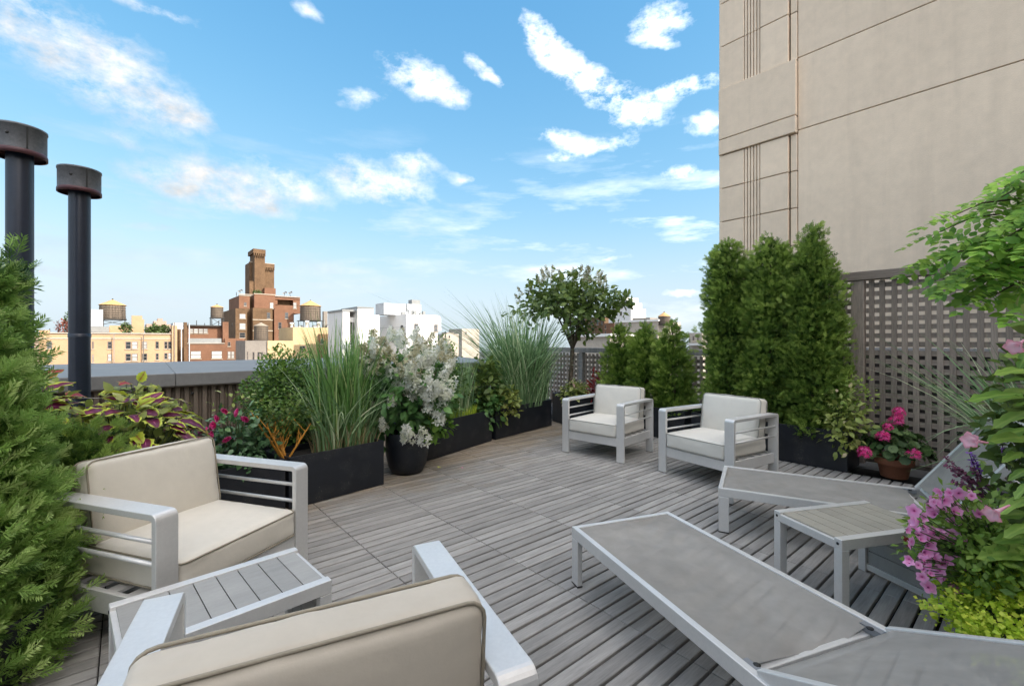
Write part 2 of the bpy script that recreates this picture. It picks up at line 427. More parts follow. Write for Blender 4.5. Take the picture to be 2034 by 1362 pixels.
def bush(name, n, c, rad, seed, size, base, m, parent, lump=.25, depth=.45, up=.35, zmin=-1.0, freq=2.2, rlo=.15):
    """leafy crown filling a lumpy ellipsoid"""
    r = np.random.default_rng(seed)
    d = unit(r.normal(0, 1, (n*2, 3))); d = d[d[:, 2] > zmin][:n]; k = len(d)
    nz = fbm(d, freq, seed*1.7)
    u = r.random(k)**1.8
    q = d*(1+lump*nz[:, None]*1.5)*(1-depth*u[:, None])
    pos = np.asarray(c)+q*np.asarray(rad)
    nr = unit(d*.6+np.array([0, 0, .7])+r.normal(0, .45, (k, 3)))
    dr = unit(d*.8+np.array([0, 0, up-.3])+r.normal(0, .6, (k, 3)))
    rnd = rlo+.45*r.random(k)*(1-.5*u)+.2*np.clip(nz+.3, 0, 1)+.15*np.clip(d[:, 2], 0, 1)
    me = scatter_mesh(name, base, pos, frames(dr, nr), size*(.6+.8*r.random(k)), rnd, True)
    return link(name, me, m, parent, kind='stuff')
def blades(name, n, c, spread, h, lean, droop, w, seed, m, parent, rz=0.0, bias=(0, 0), segs=7, hv=.35, kind='stuff'):
    """arching grass blades as tapered strips"""
    r = np.random.default_rng(seed)
    th = r.random(n)*2*PI; q = np.sqrt(r.random(n))
    bx = q*np.cos(th)*spread[0]; by = q*np.sin(th)*spread[1]
    cz, sz = math.cos(rz), math.sin(rz)
    B = np.stack([c[0]+bx*cz-by*sz, c[1]+bx*sz+by*cz, np.full(n, c[2])], -1)
    la = np.arctan2(by+r.normal(0, spread[1]*.6, n)+1e-6, bx+r.normal(0, spread[0]*.6, n)); la = la+rz
    L = np.stack([np.cos(la)+bias[0], np.sin(la)+bias[1], np.zeros(n)], -1)
    H = h*(1-hv*r.random(n)); le = lean*(.25+1.1*r.random(n)**1.3); dr = droop*r.random(n)**1.6
    tw = r.normal(0, .7, n); side = np.stack([-np.sin(la+tw), np.cos(la+tw), np.zeros(n)], -1)
    s = np.linspace(0, 1, segs+1)
    P = B[:, None, :]+L[:, None, :]*(H*le)[:, None, None]*(s**1.9)[None, :, None]
    P[:, :, 2] += H[:, None]*(s[None, :]-dr[:, None]*s[None, :]**3.2)
    P += (r.normal(0, .012, (n, 1, 3))*h)*np.sin(s*PI*1.5)[None, :, None]
    ww = w*(.6+.8*r.random(n))[:, None]*(1-s**2.2)[None, :]*.5+w*.02
    Lf = P-side[:, None, :]*ww[:, :, None]; Rt = P+side[:, None, :]*ww[:, :, None]
    V = np.stack([Lf, Rt], 2).reshape(-1, 3); k = (segs+1)*2
    fb = np.array([(2*i, 2*i+1, 2*i+3, 2*i+2) for i in range(segs)])
    F = (fb[None]+np.arange(n)[:, None, None]*k).reshape(-1)
    me = bpy.data.meshes.new(name); me.vertices.add(len(V)); me.vertices.foreach_set('co', V.reshape(-1))
    me.loops.add(len(F)); me.loops.foreach_set('vertex_index', F.astype(np.int32))
    me.polygons.add(n*segs); me.polygons.foreach_set('loop_start', (np.arange(n*segs)*4).astype(np.int32)); me.polygons.foreach_set('loop_total', np.full(n*segs, 4, np.int32))
    me.polygons.foreach_set('use_smooth', np.full(n*segs, True))
    at = me.attributes.new('rnd', 'FLOAT', 'POINT'); at.data.foreach_set('value', np.repeat(r.random(n), k).astype(np.float32))
    me.update(calc_edges=True)
    return link(name, me, m, parent, kind=kind)
def place(o, pos, d, n, s=1.0):
    """stand a leaf or flower part: its y axis along d, its z axis near n"""
    d = Vector(d).normalized(); x = d.cross(Vector(n)).normalized(); z = x.cross(d)
    M = Matrix((x, d, z)).transposed().to_4x4()
    o.matrix_local = Matrix.Translation(pos) @ M @ Matrix.Scale(s, 4)
    return o
def stems(name, pairs, r0, r1, m, parent, n=5, sag=0.0):
    b = MB()
    for a, c in pairs:
        a, c = Vector(a), Vector(c); mid = (a+c)/2+Vector((random.uniform(-1, 1), random.uniform(-1, 1), sag))*(c-a).length*.07
        b.tube([a, mid, c], [r0, (r0+r1)/2, r1], n, False)
    return b.build(name, m, parent)
def at(fwd, right, z=0.0):
    """metres ahead of / to the right of the terrace corner one stands in -> world"""
    p = FWD*fwd+RGT*right; return Vector((p.x, p.y, z))

# ------------------------------------------------------------------ shared surfaces
M = {}
M['aluminium'] = mat('brushed aluminium', (.74, .725, .705), .38, .35, (3, .12), (90, .08), (220, .05), .5)
M['aluminium_dark'] = mat('dull aluminium', (.30, .31, .33), .5, .4, (5, .2), (80, .1))
M['rubber'] = mat('black rubber', (.02, .02, .02), .7)
M['canvas'] = mat('outdoor canvas', (.70, .65, .565), .85, 0, (2.5, .07), (14, .06), (9, .3), .2, sheen=.2)
M['canvas_pale'] = mat('bleached canvas', (.70, .66, .59), .85, 0, (2.5, .06), (14, .05), (7, .18), .2, sheen=.2)
M['piping'] = mat('taupe piping', (.33, .29, .22), .8, 0, (20, .15))
M['piping_pale'] = mat('grey piping', (.36, .34, .30), .8, 0, (20, .15))
M['slat_top'] = mat('grey resin slats', (.36, .35, .33), .55, 0, (4, .18), (60, .12), (70, .1), rand=.10, stretch=(1, 6, 1))
M['slat_tan'] = mat('tan resin slats', (.40, .365, .30), .6, 0, (4, .15), (60, .12), (70, .1), rand=.06, stretch=(1, 6, 1))
M['planter'] = mat('black fibre planter', (.014, .017, .024), .42, 0, (6, .35), (60, .2), (120, .08), .5)
def dusty(m):
    """pale specks and splashes of dust, thicker in patches"""
    N, L = m.node_tree.nodes, m.node_tree.links; p = N['Principled BSDF']; src = p.inputs['Base Color'].links[0].from_socket
    tc = N.new('ShaderNodeTexCoord')
    v = N.new('ShaderNodeTexVoronoi'); v.inputs['Scale'].default_value = 75; L.new(tc.outputs['Object'], v.inputs['Vector'])
    n = N.new('ShaderNodeTexNoise'); n.inputs['Scale'].default_value = 7; n.inputs['Detail'].default_value = 5; L.new(tc.outputs['Object'], n.inputs['Vector'])
    a = N.new('ShaderNodeMapRange'); a.inputs['From Min'].default_value = .10; a.inputs['From Max'].default_value = .17; a.inputs['To Min'].default_value = 1; a.inputs['To Max'].default_value = 0; L.new(v.outputs['Distance'], a.inputs[0])
    b = N.new('ShaderNodeMapRange'); b.inputs['From Min'].default_value = .5; b.inputs['From Max'].default_value = .68; L.new(n.outputs[0], b.inputs[0])
    c = N.new('ShaderNodeMath'); c.operation = 'MULTIPLY'; L.new(a.outputs[0], c.inputs[0]); L.new(b.outputs[0], c.inputs[1])
    d = N.new('ShaderNodeMath'); d.operation = 'MULTIPLY_ADD'; L.new(b.outputs[0], d.inputs[0]); d.inputs[1].default_value = .05; L.new(c.outputs[0], d.inputs[2])
    mx = N.new('ShaderNodeMix'); mx.data_type = 'RGBA'; L.new(d.outputs[0], mx.inputs['Factor']); L.new(src, mx.inputs['A']); mx.inputs['B'].default_value = (.24, .22, .19, 1); L.new(mx.outputs['Result'], p.inputs['Base Color'])
dusty(M['planter'])
M['soil'] = mat('potting soil', (.035, .025, .018), .95, 0, (15, .5), (60, .4), (40, .6))
M['terracotta'] = mat('terracotta', (.30, .115, .06), .75, 0, (8, .25), (60, .15), (60, .1))
M['fence_wood'] = mat('weathered cedar', (.42, .345, .285), .8, 0, (2.2, .38), (14, .35), (30, .35), .25, stretch=(6, 6, .55), rand=.22)
M['fence_wood_h'] = mat('weathered cedar rails', (.42, .345, .285), .8, 0, (2.2, .38), (14, .35), (30, .35), .25, stretch=(6, .55, 6), rand=.22)
M['fence_pale'] = mat('silvered cedar', (.36, .34, .32), .8, 0, (3, .35), (18, .3), (30, .3), .25, stretch=(5, 5, .8), rand=.2)
M['bark'] = mat('grey brown bark', (.17, .135, .10), .9, 0, (9, .5), (40, .35), (40, .8), .2, stretch=(1, 1, .35))
M['stem'] = mat('green stem', (.10, .14, .05), .7, 0, (20, .3))
M['stem_brown'] = mat('brown twig', (.11, .075, .045), .8, 0, (20, .4))
M['stem_orange'] = mat('orange twig', (.62, .27, .035), .6, 0, (15, .35))
M['stem_purple'] = mat('purple stem', (.07, .025, .04), .7)
M['pipe'] = mat('blue black painted steel', (.018, .026, .048), .38, 0, (4, .3), (40, .2), (60, .05), .5)
M['pipe_cap'] = mat('galvanised collar', (.16, .165, .18), .55, .2, (30, .3), (90, .3))
M['pipe_rim'] = mat('red oxide rim', (.07, .022, .028), .5)
M['coping'] = mat('lead grey coping', (.225, .22, .215), .5, .1, (2, .2), (25, .15), (30, .1))
M['corrugated'] = mat('brown corrugated steel', (.20, .155, .12), .5, .1, (5, .3), (60, .25), (50, .1), rand=.06)
M['limestone'] = mat('pale limestone stucco', (.83, .675, .52), .9, 0, (.5, .10), (7, .10), (70, .35), .2, coords='World', rand=.06)
def streaks(m, amount):
    """faint rain streaks running down a wall"""
    N, L = m.node_tree.nodes, m.node_tree.links; p = N['Principled BSDF']; src = p.inputs['Base Color'].links[0].from_socket
    g = N.new('ShaderNodeNewGeometry'); mp = N.new('ShaderNodeMapping'); mp.inputs['Scale'].default_value = (3.2, 3.2, .16); L.new(g.outputs['Position'], mp.inputs[0])
    n = N.new('ShaderNodeTexNoise'); n.inputs['Scale'].default_value = 1.3; n.inputs['Detail'].default_value = 6; n.inputs['Roughness'].default_value = .7; L.new(mp.outputs[0], n.inputs['Vector'])
    r = N.new('ShaderNodeMapRange'); r.inputs['From Min'].default_value = .48; r.inputs['From Max'].default_value = .75; r.inputs['To Min'].default_value = 1; r.inputs['To Max'].default_value = 1-amount; L.new(n.outputs[0], r.inputs[0])
    mx = N.new('ShaderNodeMix'); mx.data_type = 'RGBA'; mx.blend_type = 'MULTIPLY'; mx.inputs['Factor'].default_value = 1; L.new(src, mx.inputs['A']); L.new(r.outputs[0], mx.inputs['B']); L.new(mx.outputs['Result'], p.inputs['Base Color'])
streaks(M['limestone'], .09)
M['limestone_joint'] = mat('stone joint', (.20, .16, .125), .95, 0, (6, .3), coords='World')
M['dark_wall'] = mat('brown parapet', (.10, .085, .08), .85, 0, (3, .4), (20, .3), coords='World')
M['white_cap'] = mat('white metal capping', (.62, .63, .65), .5, 0, (4, .2))
M['roof_felt'] = mat('grey roof felt', (.16, .16, .16), .9, 0, (1, .3), (8, .2), coords='World')

def deck_material():
    m = mat('weathered hardwood', (.38, .362, .340), .72, 0, (1.6, .26), (.8, .16), (0, 0), .3, coords='World', rand=.17, attr='rnd', stretch=(2.2, 16, 1))
    N, L = m.node_tree.nodes, m.node_tree.links
    p = N['Principled BSDF']; src = p.inputs['Base Color'].links[0].from_socket
    g = N.new('ShaderNodeNewGeometry')
    # fine grain along the boards
    mp = N.new('ShaderNodeMapping'); mp.inputs['Scale'].default_value = (7, 150, 7); L.new(g.outputs['Position'], mp.inputs[0])
    n = N.new('ShaderNodeTexNoise'); n.inputs['Scale'].default_value = 1; n.inputs['Detail'].default_value = 5; n.inputs['Roughness'].default_value = .7
    L.new(mp.outputs[0], n.inputs['Vector'])
    r = N.new('ShaderNodeMapRange'); r.inputs['From Min'].default_value = .3; r.inputs['From Max'].default_value = .72; r.inputs['To Min'].default_value = .80; r.inputs['To Max'].default_value = 1.12
    L.new(n.outputs[0], r.inputs[0])
    mx = N.new('ShaderNodeMix'); mx.data_type = 'RGBA'; mx.blend_type = 'MULTIPLY'; mx.inputs['Factor'].default_value = 1
    L.new(src, mx.inputs['A']); L.new(r.outputs[0], mx.inputs['B'])
    # brown algae staining left by the run-off of the planters, in blotches of its own
    n2 = N.new('ShaderNodeTexNoise'); n2.inputs['Scale'].default_value = 1.1; n2.inputs['Detail'].default_value = 6; n2.inputs['Roughness'].default_value = .7
    mp2 = N.new('ShaderNodeMapping'); mp2.inputs['Scale'].default_value = (1, 2.0, 1); L.new(g.outputs['Position'], mp2.inputs[0]); L.new(mp2.outputs[0], n2.inputs['Vector'])
    sp = N.new('ShaderNodeSeparateXYZ'); L.new(g.outputs['Position'], sp.inputs[0])
    def mth(op, a, b, clamp=False):
        q = N.new('ShaderNodeMath'); q.operation = op; q.use_clamp = clamp
        for i, v in enumerate((a, b)):
            if isinstance(v, (int, float)): q.inputs[i].default_value = v
            else: L.new(v, q.inputs[i])
        return q.outputs[0]
    line = mth('ADD', mth('MULTIPLY', sp.outputs[0], -.21), mth('SUBTRACT', sp.outputs[1], 2.95))   # metres past a line in front of the planters
    st = mth('MULTIPLY', mth('ADD', line, mth('MULTIPLY', mth('SUBTRACT', n2.outputs[0], .5), 2.6)), 1.3, True)
    st = mth('MULTIPLY', st, .8)
    mx2 = N.new('ShaderNodeMix'); mx2.data_type = 'RGBA'; mx2.blend_type = 'MULTIPLY'; L.new(st, mx2.inputs['Factor'])
    L.new(mx.outputs['Result'], mx2.inputs['A']); mx2.inputs['B'].default_value = (.82, .66, .47, 1)
    L.new(mx2.outputs['Result'], p.inputs['Base Color'])
    b = N.new('ShaderNodeBump'); b.inputs['Strength'].default_value = .35; b.inputs['Distance'].default_value = .004
    L.new(n.outputs[0], b.inputs['Height']); L.new(b.outputs[0], p.inputs['Normal'])
    return m
M['deck'] = deck_material()
M['deck_base'] = mat('dark gap under boards', (.006, .006, .006), .95)

# ------------------------------------------------------------------ street level and our own building
box_part('street', mat('asphalt far below', (.05, .05, .052), .9, 0, (.05, .3), coords='World'), None, -1500, 1500, -1500, 1500, -46, -45)['kind'] = 'structure'
slab = MB().box(-7, 6.9, -9, 8.2, -44.99, -.055).build('roof', M['roof_felt'], kind='structure')

# ------------------------------------------------------------------ deck: square tiles of eight boards
PITCH, TILE = .0763, .612
def build_deck():
    deck = MB().box(-3.6, 5.93, -2.6, 6.0, -.0549, -.045).build('deck', M['deck_base'], kind='structure')
    x0, y0 = 1.754-9*TILE, 1.474-55*PITCH
    cand = []
    for i in range(20):
        for j in range(120):
            xa = x0+i*TILE+.0022; xb = xa+TILE-.0044; ya = y0+j*PITCH; big = (j % 8 == 0)
            ya += .0078 if big else .0058; yb = y0+(j+1)*PITCH-(.0078 if j % 8 == 7 else .0058)
            if xa < -3.5 or xb > 5.92 or ya < -2.5 or yb > 5.98: continue
            c = Vector(((xa+xb)/2, (ya+yb)/2, 0)); d = c.dot(FWD); l = c.dot(RGT)
            seen = d > .6 and abs(l)/d < 1.25 and EYE/d*905 < 760
            hidden = (c-at(1.09, -.45)).length < .42 or c.x < .4 and c.y > 1.9
            cand.append((0 if seen and not hidden else 1, d*d if d > 0 else 99+abs(d), xa, xb, ya, yb))
    cand.sort()
    proto = {}
    rest = MB(); rr = []
    for k, (a, b, xa, xb, ya, yb) in enumerate(cand):
        dz = random.uniform(-.0012, .0012)
        if k < 300:
            key = (round(xb-xa, 4), round(yb-ya, 4))
            if key not in proto:
                proto[key] = MB().cbox(-key[0]/2, key[0]/2, -key[1]/2, key[1]/2, -.022, 0, .003).mesh('board'); proto[key].materials.append(M['deck'])
            link('board', proto[key], None, deck, ((xa+xb)/2, (ya+yb)/2, dz))
        else:
            rest.cbox(xa, xb, ya, yb, -.022, dz, .003); rr += [random.random()]*12
    me = rest.mesh('boards', False)
    at_ = me.attributes.new('rnd', 'FLOAT', 'POINT'); at_.data.foreach_set('value', np.array(rr, np.float32))
    link('boards', me, M['deck'], deck, kind='stuff')
build_deck()

# ------------------------------------------------------------------ grey ledge with corrugated cladding along the left edge
def build_ledge():
    t = thing('parapet_wall', 'low parapet clad in brown corrugated metal under a wide grey metal coping, behind the coleus', 'parapet', (0, 6.0, 0))
    box_part('core', M['dark_wall'], t, -5.5, 4.6, .06, 1.6, -.05, .80)
    for i in range(8):                               # corrugated sheets, each about a metre and a quarter wide
        b = MB(); xa = -5.3+i*1.2; n = 15; p = 1.196/n; pts = []
        for k in range(n):
            u = xa+k*p; pts += [(u, .03), (u+p*.22, .03), (u+p*.34, -.012), (u+p*.80, -.012), (u+p*.92, .03)]
        pts.append((xa+1.196, .03))
        vs = [(x, y, z) for z in (-.05, .828) for x, y in pts]; m_ = len(pts)
        b.add(vs, [(k, k+1, m_+k+1, m_+k) for k in range(m_-1)])
        b.build('cladding_sheet', M['corrugated'], t)
    for i in range(7):                               # coping lengths butted with a fine joint
        xa = -5.4+i*1.45; xb = xa+1.447
        poly = [(-.10, .826), (-.10, .955), (1.62, 1.015), (1.62, .99), (.02, .80), (-.085, .815)]
        bevel(MB().prism(poly, 'x', xa, xb).build('coping_length', M['coping'], t), .006)
    for x in (.55, 1.55, 2.6):
        MB().lathe([(0, .012), (.012, .010), (.016, 0)], 10).build('screw_cap', M['rubber'], t, (x, -.015, .73)).rotation_euler = (PI/2, 0, 0)
build_ledge()

# ------------------------------------------------------------------ tall limestone building on the right
def build_tower_wall():
    X = 8.0
    t = thing('limestone_building', 'tall beige limestone building with smooth wall and fluted corner pilaster behind the lattice fence', 'building', (X, 0, 0))
    P = lambda *a: MB().box(*a)
    P(.06, 26, -46, 3.70, -45, 30).build('building_core', M['limestone_joint'], t)
    zs = [-2.0, 4.575, 5.70, 6.83, 7.96, 9.09]
    for za, zb in zip(zs, zs[1:]):
        bevel(P(-.0, .055, -14, 2.535, za+.006, zb-.006).build('wall_panel', M['limestone'], t), .008)
    P(-.0, .055, -46, 2.535, 9.10, 30).build('upper_wall', M['limestone'], t)
    P(-.0, .055, -46, -14.01, -2, 9.09).build('rear_wall', M['limestone'], t)
    def course(za, zb):
        g = .007
        for ya, yb, dx in ((3.335, 3.74, -.045), (2.66, 3.075, -.045), (2.545, 2.635, -.012)):
            bevel(P(dx, .05, ya, yb, za+g, zb-g).build('stone_block', M['limestone'], t), .007)
        for k in range(5):                            # flutes: narrow upright fillets with dark grooves
            ya = 3.082+k*.05
            bevel(P(-.038, .05, ya+.006, ya+.043, za+.003, zb-.003).build('fillet', M['limestone'], t), .008)
    zz = [-1.85, -1.27, -.69, -.11, .47, 1.05, 1.63, 2.21, 2.79, 3.37, 3.95, 4.53]
    for za, zb in zip(zz, zz[1:]): course(za, zb)
    for za, zb in ((4.53, 4.80), (4.80, 5.68)):
        bevel(P(-.075, .05, 2.545, 3.75, za+.006, zb-.006).build('band_block', M['limestone'], t), .01)
    zz = [5.68, 6.43, 7.18, 7.93, 8.68, 9.43, 10.18]
    for za, zb in zip(zz, zz[1:]): course(za, zb)
    P(-.06, .05, 2.545, 3.74, 10.19, 30).build('upper_pilaster', M['limestone'], t)
    for k in range(14):                               # return face round the corner
        za = -1.85+k*.75; P(-.04, 8, 3.705, 3.752, za+.005, za+.745).build('stone_block', M['limestone'], t)
build_tower_wall()
pw = thing('parapet_wall', 'dark brown wall with white metal capping glimpsed through the tall lattice fence', 'wall', (6.75, 0, 0))
box_part('wall_body', M['dark_wall'], pw, 0, .14, -5, 2.4, -.05, 1.17)
box_part('capping', M['white_cap'], pw, -.03, .18, -5, 2.42, 1.172, 1.215)

# ------------------------------------------------------------------ lattice fences
def lattice(t, y0, y1, z0, z1, pitch, wv, mv, mh, phase=0.0):
    n = int((y1-y0)/pitch); me = MB().box(-.008, .008, -wv/2, wv/2, z0, z1).mesh('slat'); me.materials.append(mv)
    for k in range(n):
        y = y0+phase+k*pitch
        if y < y1-.01: link('slat', me, None, t, (0, y, random.uniform(-.004, .004))).rotation_euler = (random.uniform(-.004, .004), 0, 0)
    me = MB().box(.010, .026, y0+.002, y1-.002, -.0255, .0255).mesh('rail_slat'); me.materials.append(mh)
    for k in range(int((z1-z0)/pitch)):
        link('rail_slat', me, None, t, (0, 0, z0+.05+k*pitch))
def build_fences():
    t = thing('lattice_fence', 'tall weathered grey cedar lattice fence with heavy top rail behind the geranium', 'fence', (6.0, 0, 0))
    for i, (ya, yb) in enumerate(((-2.45, -.56), (-.44, 1.262), (1.388, 2.72))):
        lattice(t, ya, yb, .06, 1.93, .0885, .046, M['fence_wood'], M['fence_wood_h'], .055 if i else .03)
    for y in (-2.51, -.50, 1.325, 2.78):
        bevel(box_part('post', M['fence_wood'], t, -.045, .045, y-.058, y+.058, 0, 1.935), .005)
    bevel(box_part('top_rail', M['fence_wood_h'], t, -.06, .07, -2.6, 2.86, 1.938, 2.03), .006)
    bevel(box_part('bottom_rail', M['fence_wood_h'], t, .03, .07, -2.6, 2.86, .012, .055), .004)
    t = thing('lattice_fence', 'low silvery lattice fence beyond the small evergreens and the far armchairs', 'fence', (6.45, 0, 0))
    for ya, yb in ((2.90, 4.30), (4.40, 5.55), (5.65, 6.75)):
        lattice(t, ya, yb, .06, 1.06, .088, .042, M['fence_wood'], M['fence_wood_h'], .05)
    for y in (2.85, 4.35, 5.60, 6.80):
        bevel(box_part('post', M['fence_pale'], t, -.045, .045, y-.048, y+.048, 0, 1.075), .005)
    bevel(box_part('top_rail', M['fence_pale'], t, -.05, .06, 2.80, 6.86, 1.078, 1.165), .006)
build_fences()

# ------------------------------------------------------------------ two vent pipes at the left
def vent_pipe(x, y, top, label):
    t = thing('vent_pipe', label, 'vent pipe', (x, y, -.05))
    r, R = .0634, .123; top -= .055
    MB().lathe([(r, 0), (r, top-.10)], 40).build('pipe', M['pipe'], t)
    MB().lathe([(r+.003, 0), (r+.003, .03), (r, .032)], 40, (0, 0, top*.52)).build('seam_band', M['pipe'], t)
    b = MB().lathe([(r-.01, .03), (R-.01, .025), (R, .02), (R+.004, .012), (R+.004, -.012), (R-.004, -.012)], 48, (0, 0, top-.17))
    b.build('collar_rim', M['pipe_rim'], t)
    b = MB().lathe([(R, 0), (R, .135), (R+.004, .137), (R+.004, .150), (R-.02, .155), (0, .165)], 48, (0, 0, top-.15)); b.build('collar', M['pipe_cap'], t)
    MB().box(-.004, .004, -.004, .0, 0, .133).build('collar_seam', M['rubber'], t, (R*math.cos(-1.2), R*math.sin(-1.2), top-.148)).rotation_euler = (0, 0, -1.2+PI/2)
    for z_ in (top-.13,):
        MB().lathe([(0, .008), (.008, .006), (.010, 0)], 8).build('screw', M['rubber'], t, (R*math.cos(-1.9), R*math.sin(-1.9), top-.07)).rotation_euler = (PI/2, 0, -1.9+PI/2)
    return t
vent_pipe(-.51, 4.21, 2.74, 'taller navy black vent pipe with grey collar, cut by the left edge')
vent_pipe(-.265, 4.737, 2.69, 'shorter navy black vent pipe with round grey collar, rising out of the coleus bed')

# ------------------------------------------------------------------ unseen wall behind the viewer, added to darken camera-facing surfaces
def penthouse():
    t = thing('shade_wall', 'unseen buff brick wall with glass doors behind the viewer, added to shade the terrace', 'building', (0, -2.55, 0))
    m = mat('shade wall brick', (.36, .27, .20), .9, 0, (2, .3), (20, .3), (40, .3), .2)
    for xa, xb in ((-7, -3.2), (-1.2, .8), (2.8, 7.9)): MB().box(xa, xb, -.3, 0, -.05, 3.9).build('wall_pier', m, t)
    for xa, xb in ((-3.2, -1.2), (.8, 2.8)):
        MB().box(xa, xb, -.3, -.002, 2.3, 3.9).build('wall_lintel', m, t)
        for k in range(2):
            a = xa+k; f = MB().box(a, a+.07, -.2, -.12, -.05, 2.3).box(a+.93, a+1, -.2, -.12, -.05, 2.3).box(a+.07, a+.93, -.2, -.12, 2.2, 2.3).build('door', M['aluminium_dark'], t)
            MB().box(a+.07, a+.93, -.17, -.15, -.05, 2.2).build('pane', mat('door glass', (.03, .035, .04), .08, spec=.8) if 'door glass' not in bpy.data.materials else bpy.data.materials['door glass'], f)
    MB().box(-7.05, 7.92, -.36, .05, 3.902, 4.0).build('coping', M['coping'], t)
penthouse()

# ------------------------------------------------------------------ the city beyond (surveyed in metres; faces follow the street grid)
CM = {
 'beige': mat('warm buff brick', (.46, .305, .185), .9, 0, (.35, .16), (3, .12), (4, .2), .2, 'World'),  # the brick's own base colour, mottled by noise
 'redbrick': mat('red brick', (.225, .118, .074), .9, 0, (.4, .28), (3, .2), (4, .2), .2, 'World'),
 'brownbrick': mat('brown brick', (.185, .115, .066), .9, 0, (.4, .35), (2.5, .35), (4, .2), .2, 'World'),
 'pinkbrick': mat('faded pink brick', (.42, .30, .24), .9, 0, (.3, .2), (2, .15), coords='World'),
 'yellowstucco': mat('cream stucco', (.52, .395, .225), .9, 0, (.3, .18), (2, .1), coords='World'),
 'greystucco': mat('grey stucco', (.28, .25, .22), .9, 0, (.4, .3), (3, .2), coords='World'),
 'white': mat('white glazed panels', (.70, .69, .675), .6, 0, (.3, .08), (2, .05), coords='World'),
 'stone': mat('pale stone', (.46, .41, .35), .9, 0, (.3, .2), (2, .15), coords='World'),
 'greymetal': mat('grey sheet metal', (.25, .26, .26), .6, 0, (.5, .2), (4, .15), coords='World'),
 'palemetal': mat('pale ribbed metal', (.42, .44, .46), .6, 0, (.5, .15), (4, .15), coords='World'),
 'darkroof': mat('tar roof', (.06, .055, .05), .9, 0, (.5, .3), coords='World'),
 'glass': mat('dark window glass', (.025, .03, .035), .12, 0, (.8, .3), spec=.8, coords='World', rand=.5),
 'blind': mat('window with pale blind', (.42, .42, .41), .4, 0, (.8, .25), spec=.6, coords='World', rand=.25),
 'frame': mat('window frame', (.17, .14, .12), .6, 0, (3, .3), rand=.4),
 'sill': mat('stone sill', (.45, .39, .31), .85, 0, (3, .2)),
 'tankwood': mat('tank staves', (.205, .16, .12), .9, 0, (1.5, .4), (8, .3), stretch=(3, 3, .4)),
 'tankroof': mat('plywood tank roof', (.50, .30, .125), .8, 0, (1, .25), (6, .15)),
 'tankroof_grey': mat('weathered tank roof', (.30, .25, .19), .8, 0, (1, .3), (6, .15)),
 'steel': mat('black steel', (.03, .028, .026), .7, 0, (4, .3)),
}
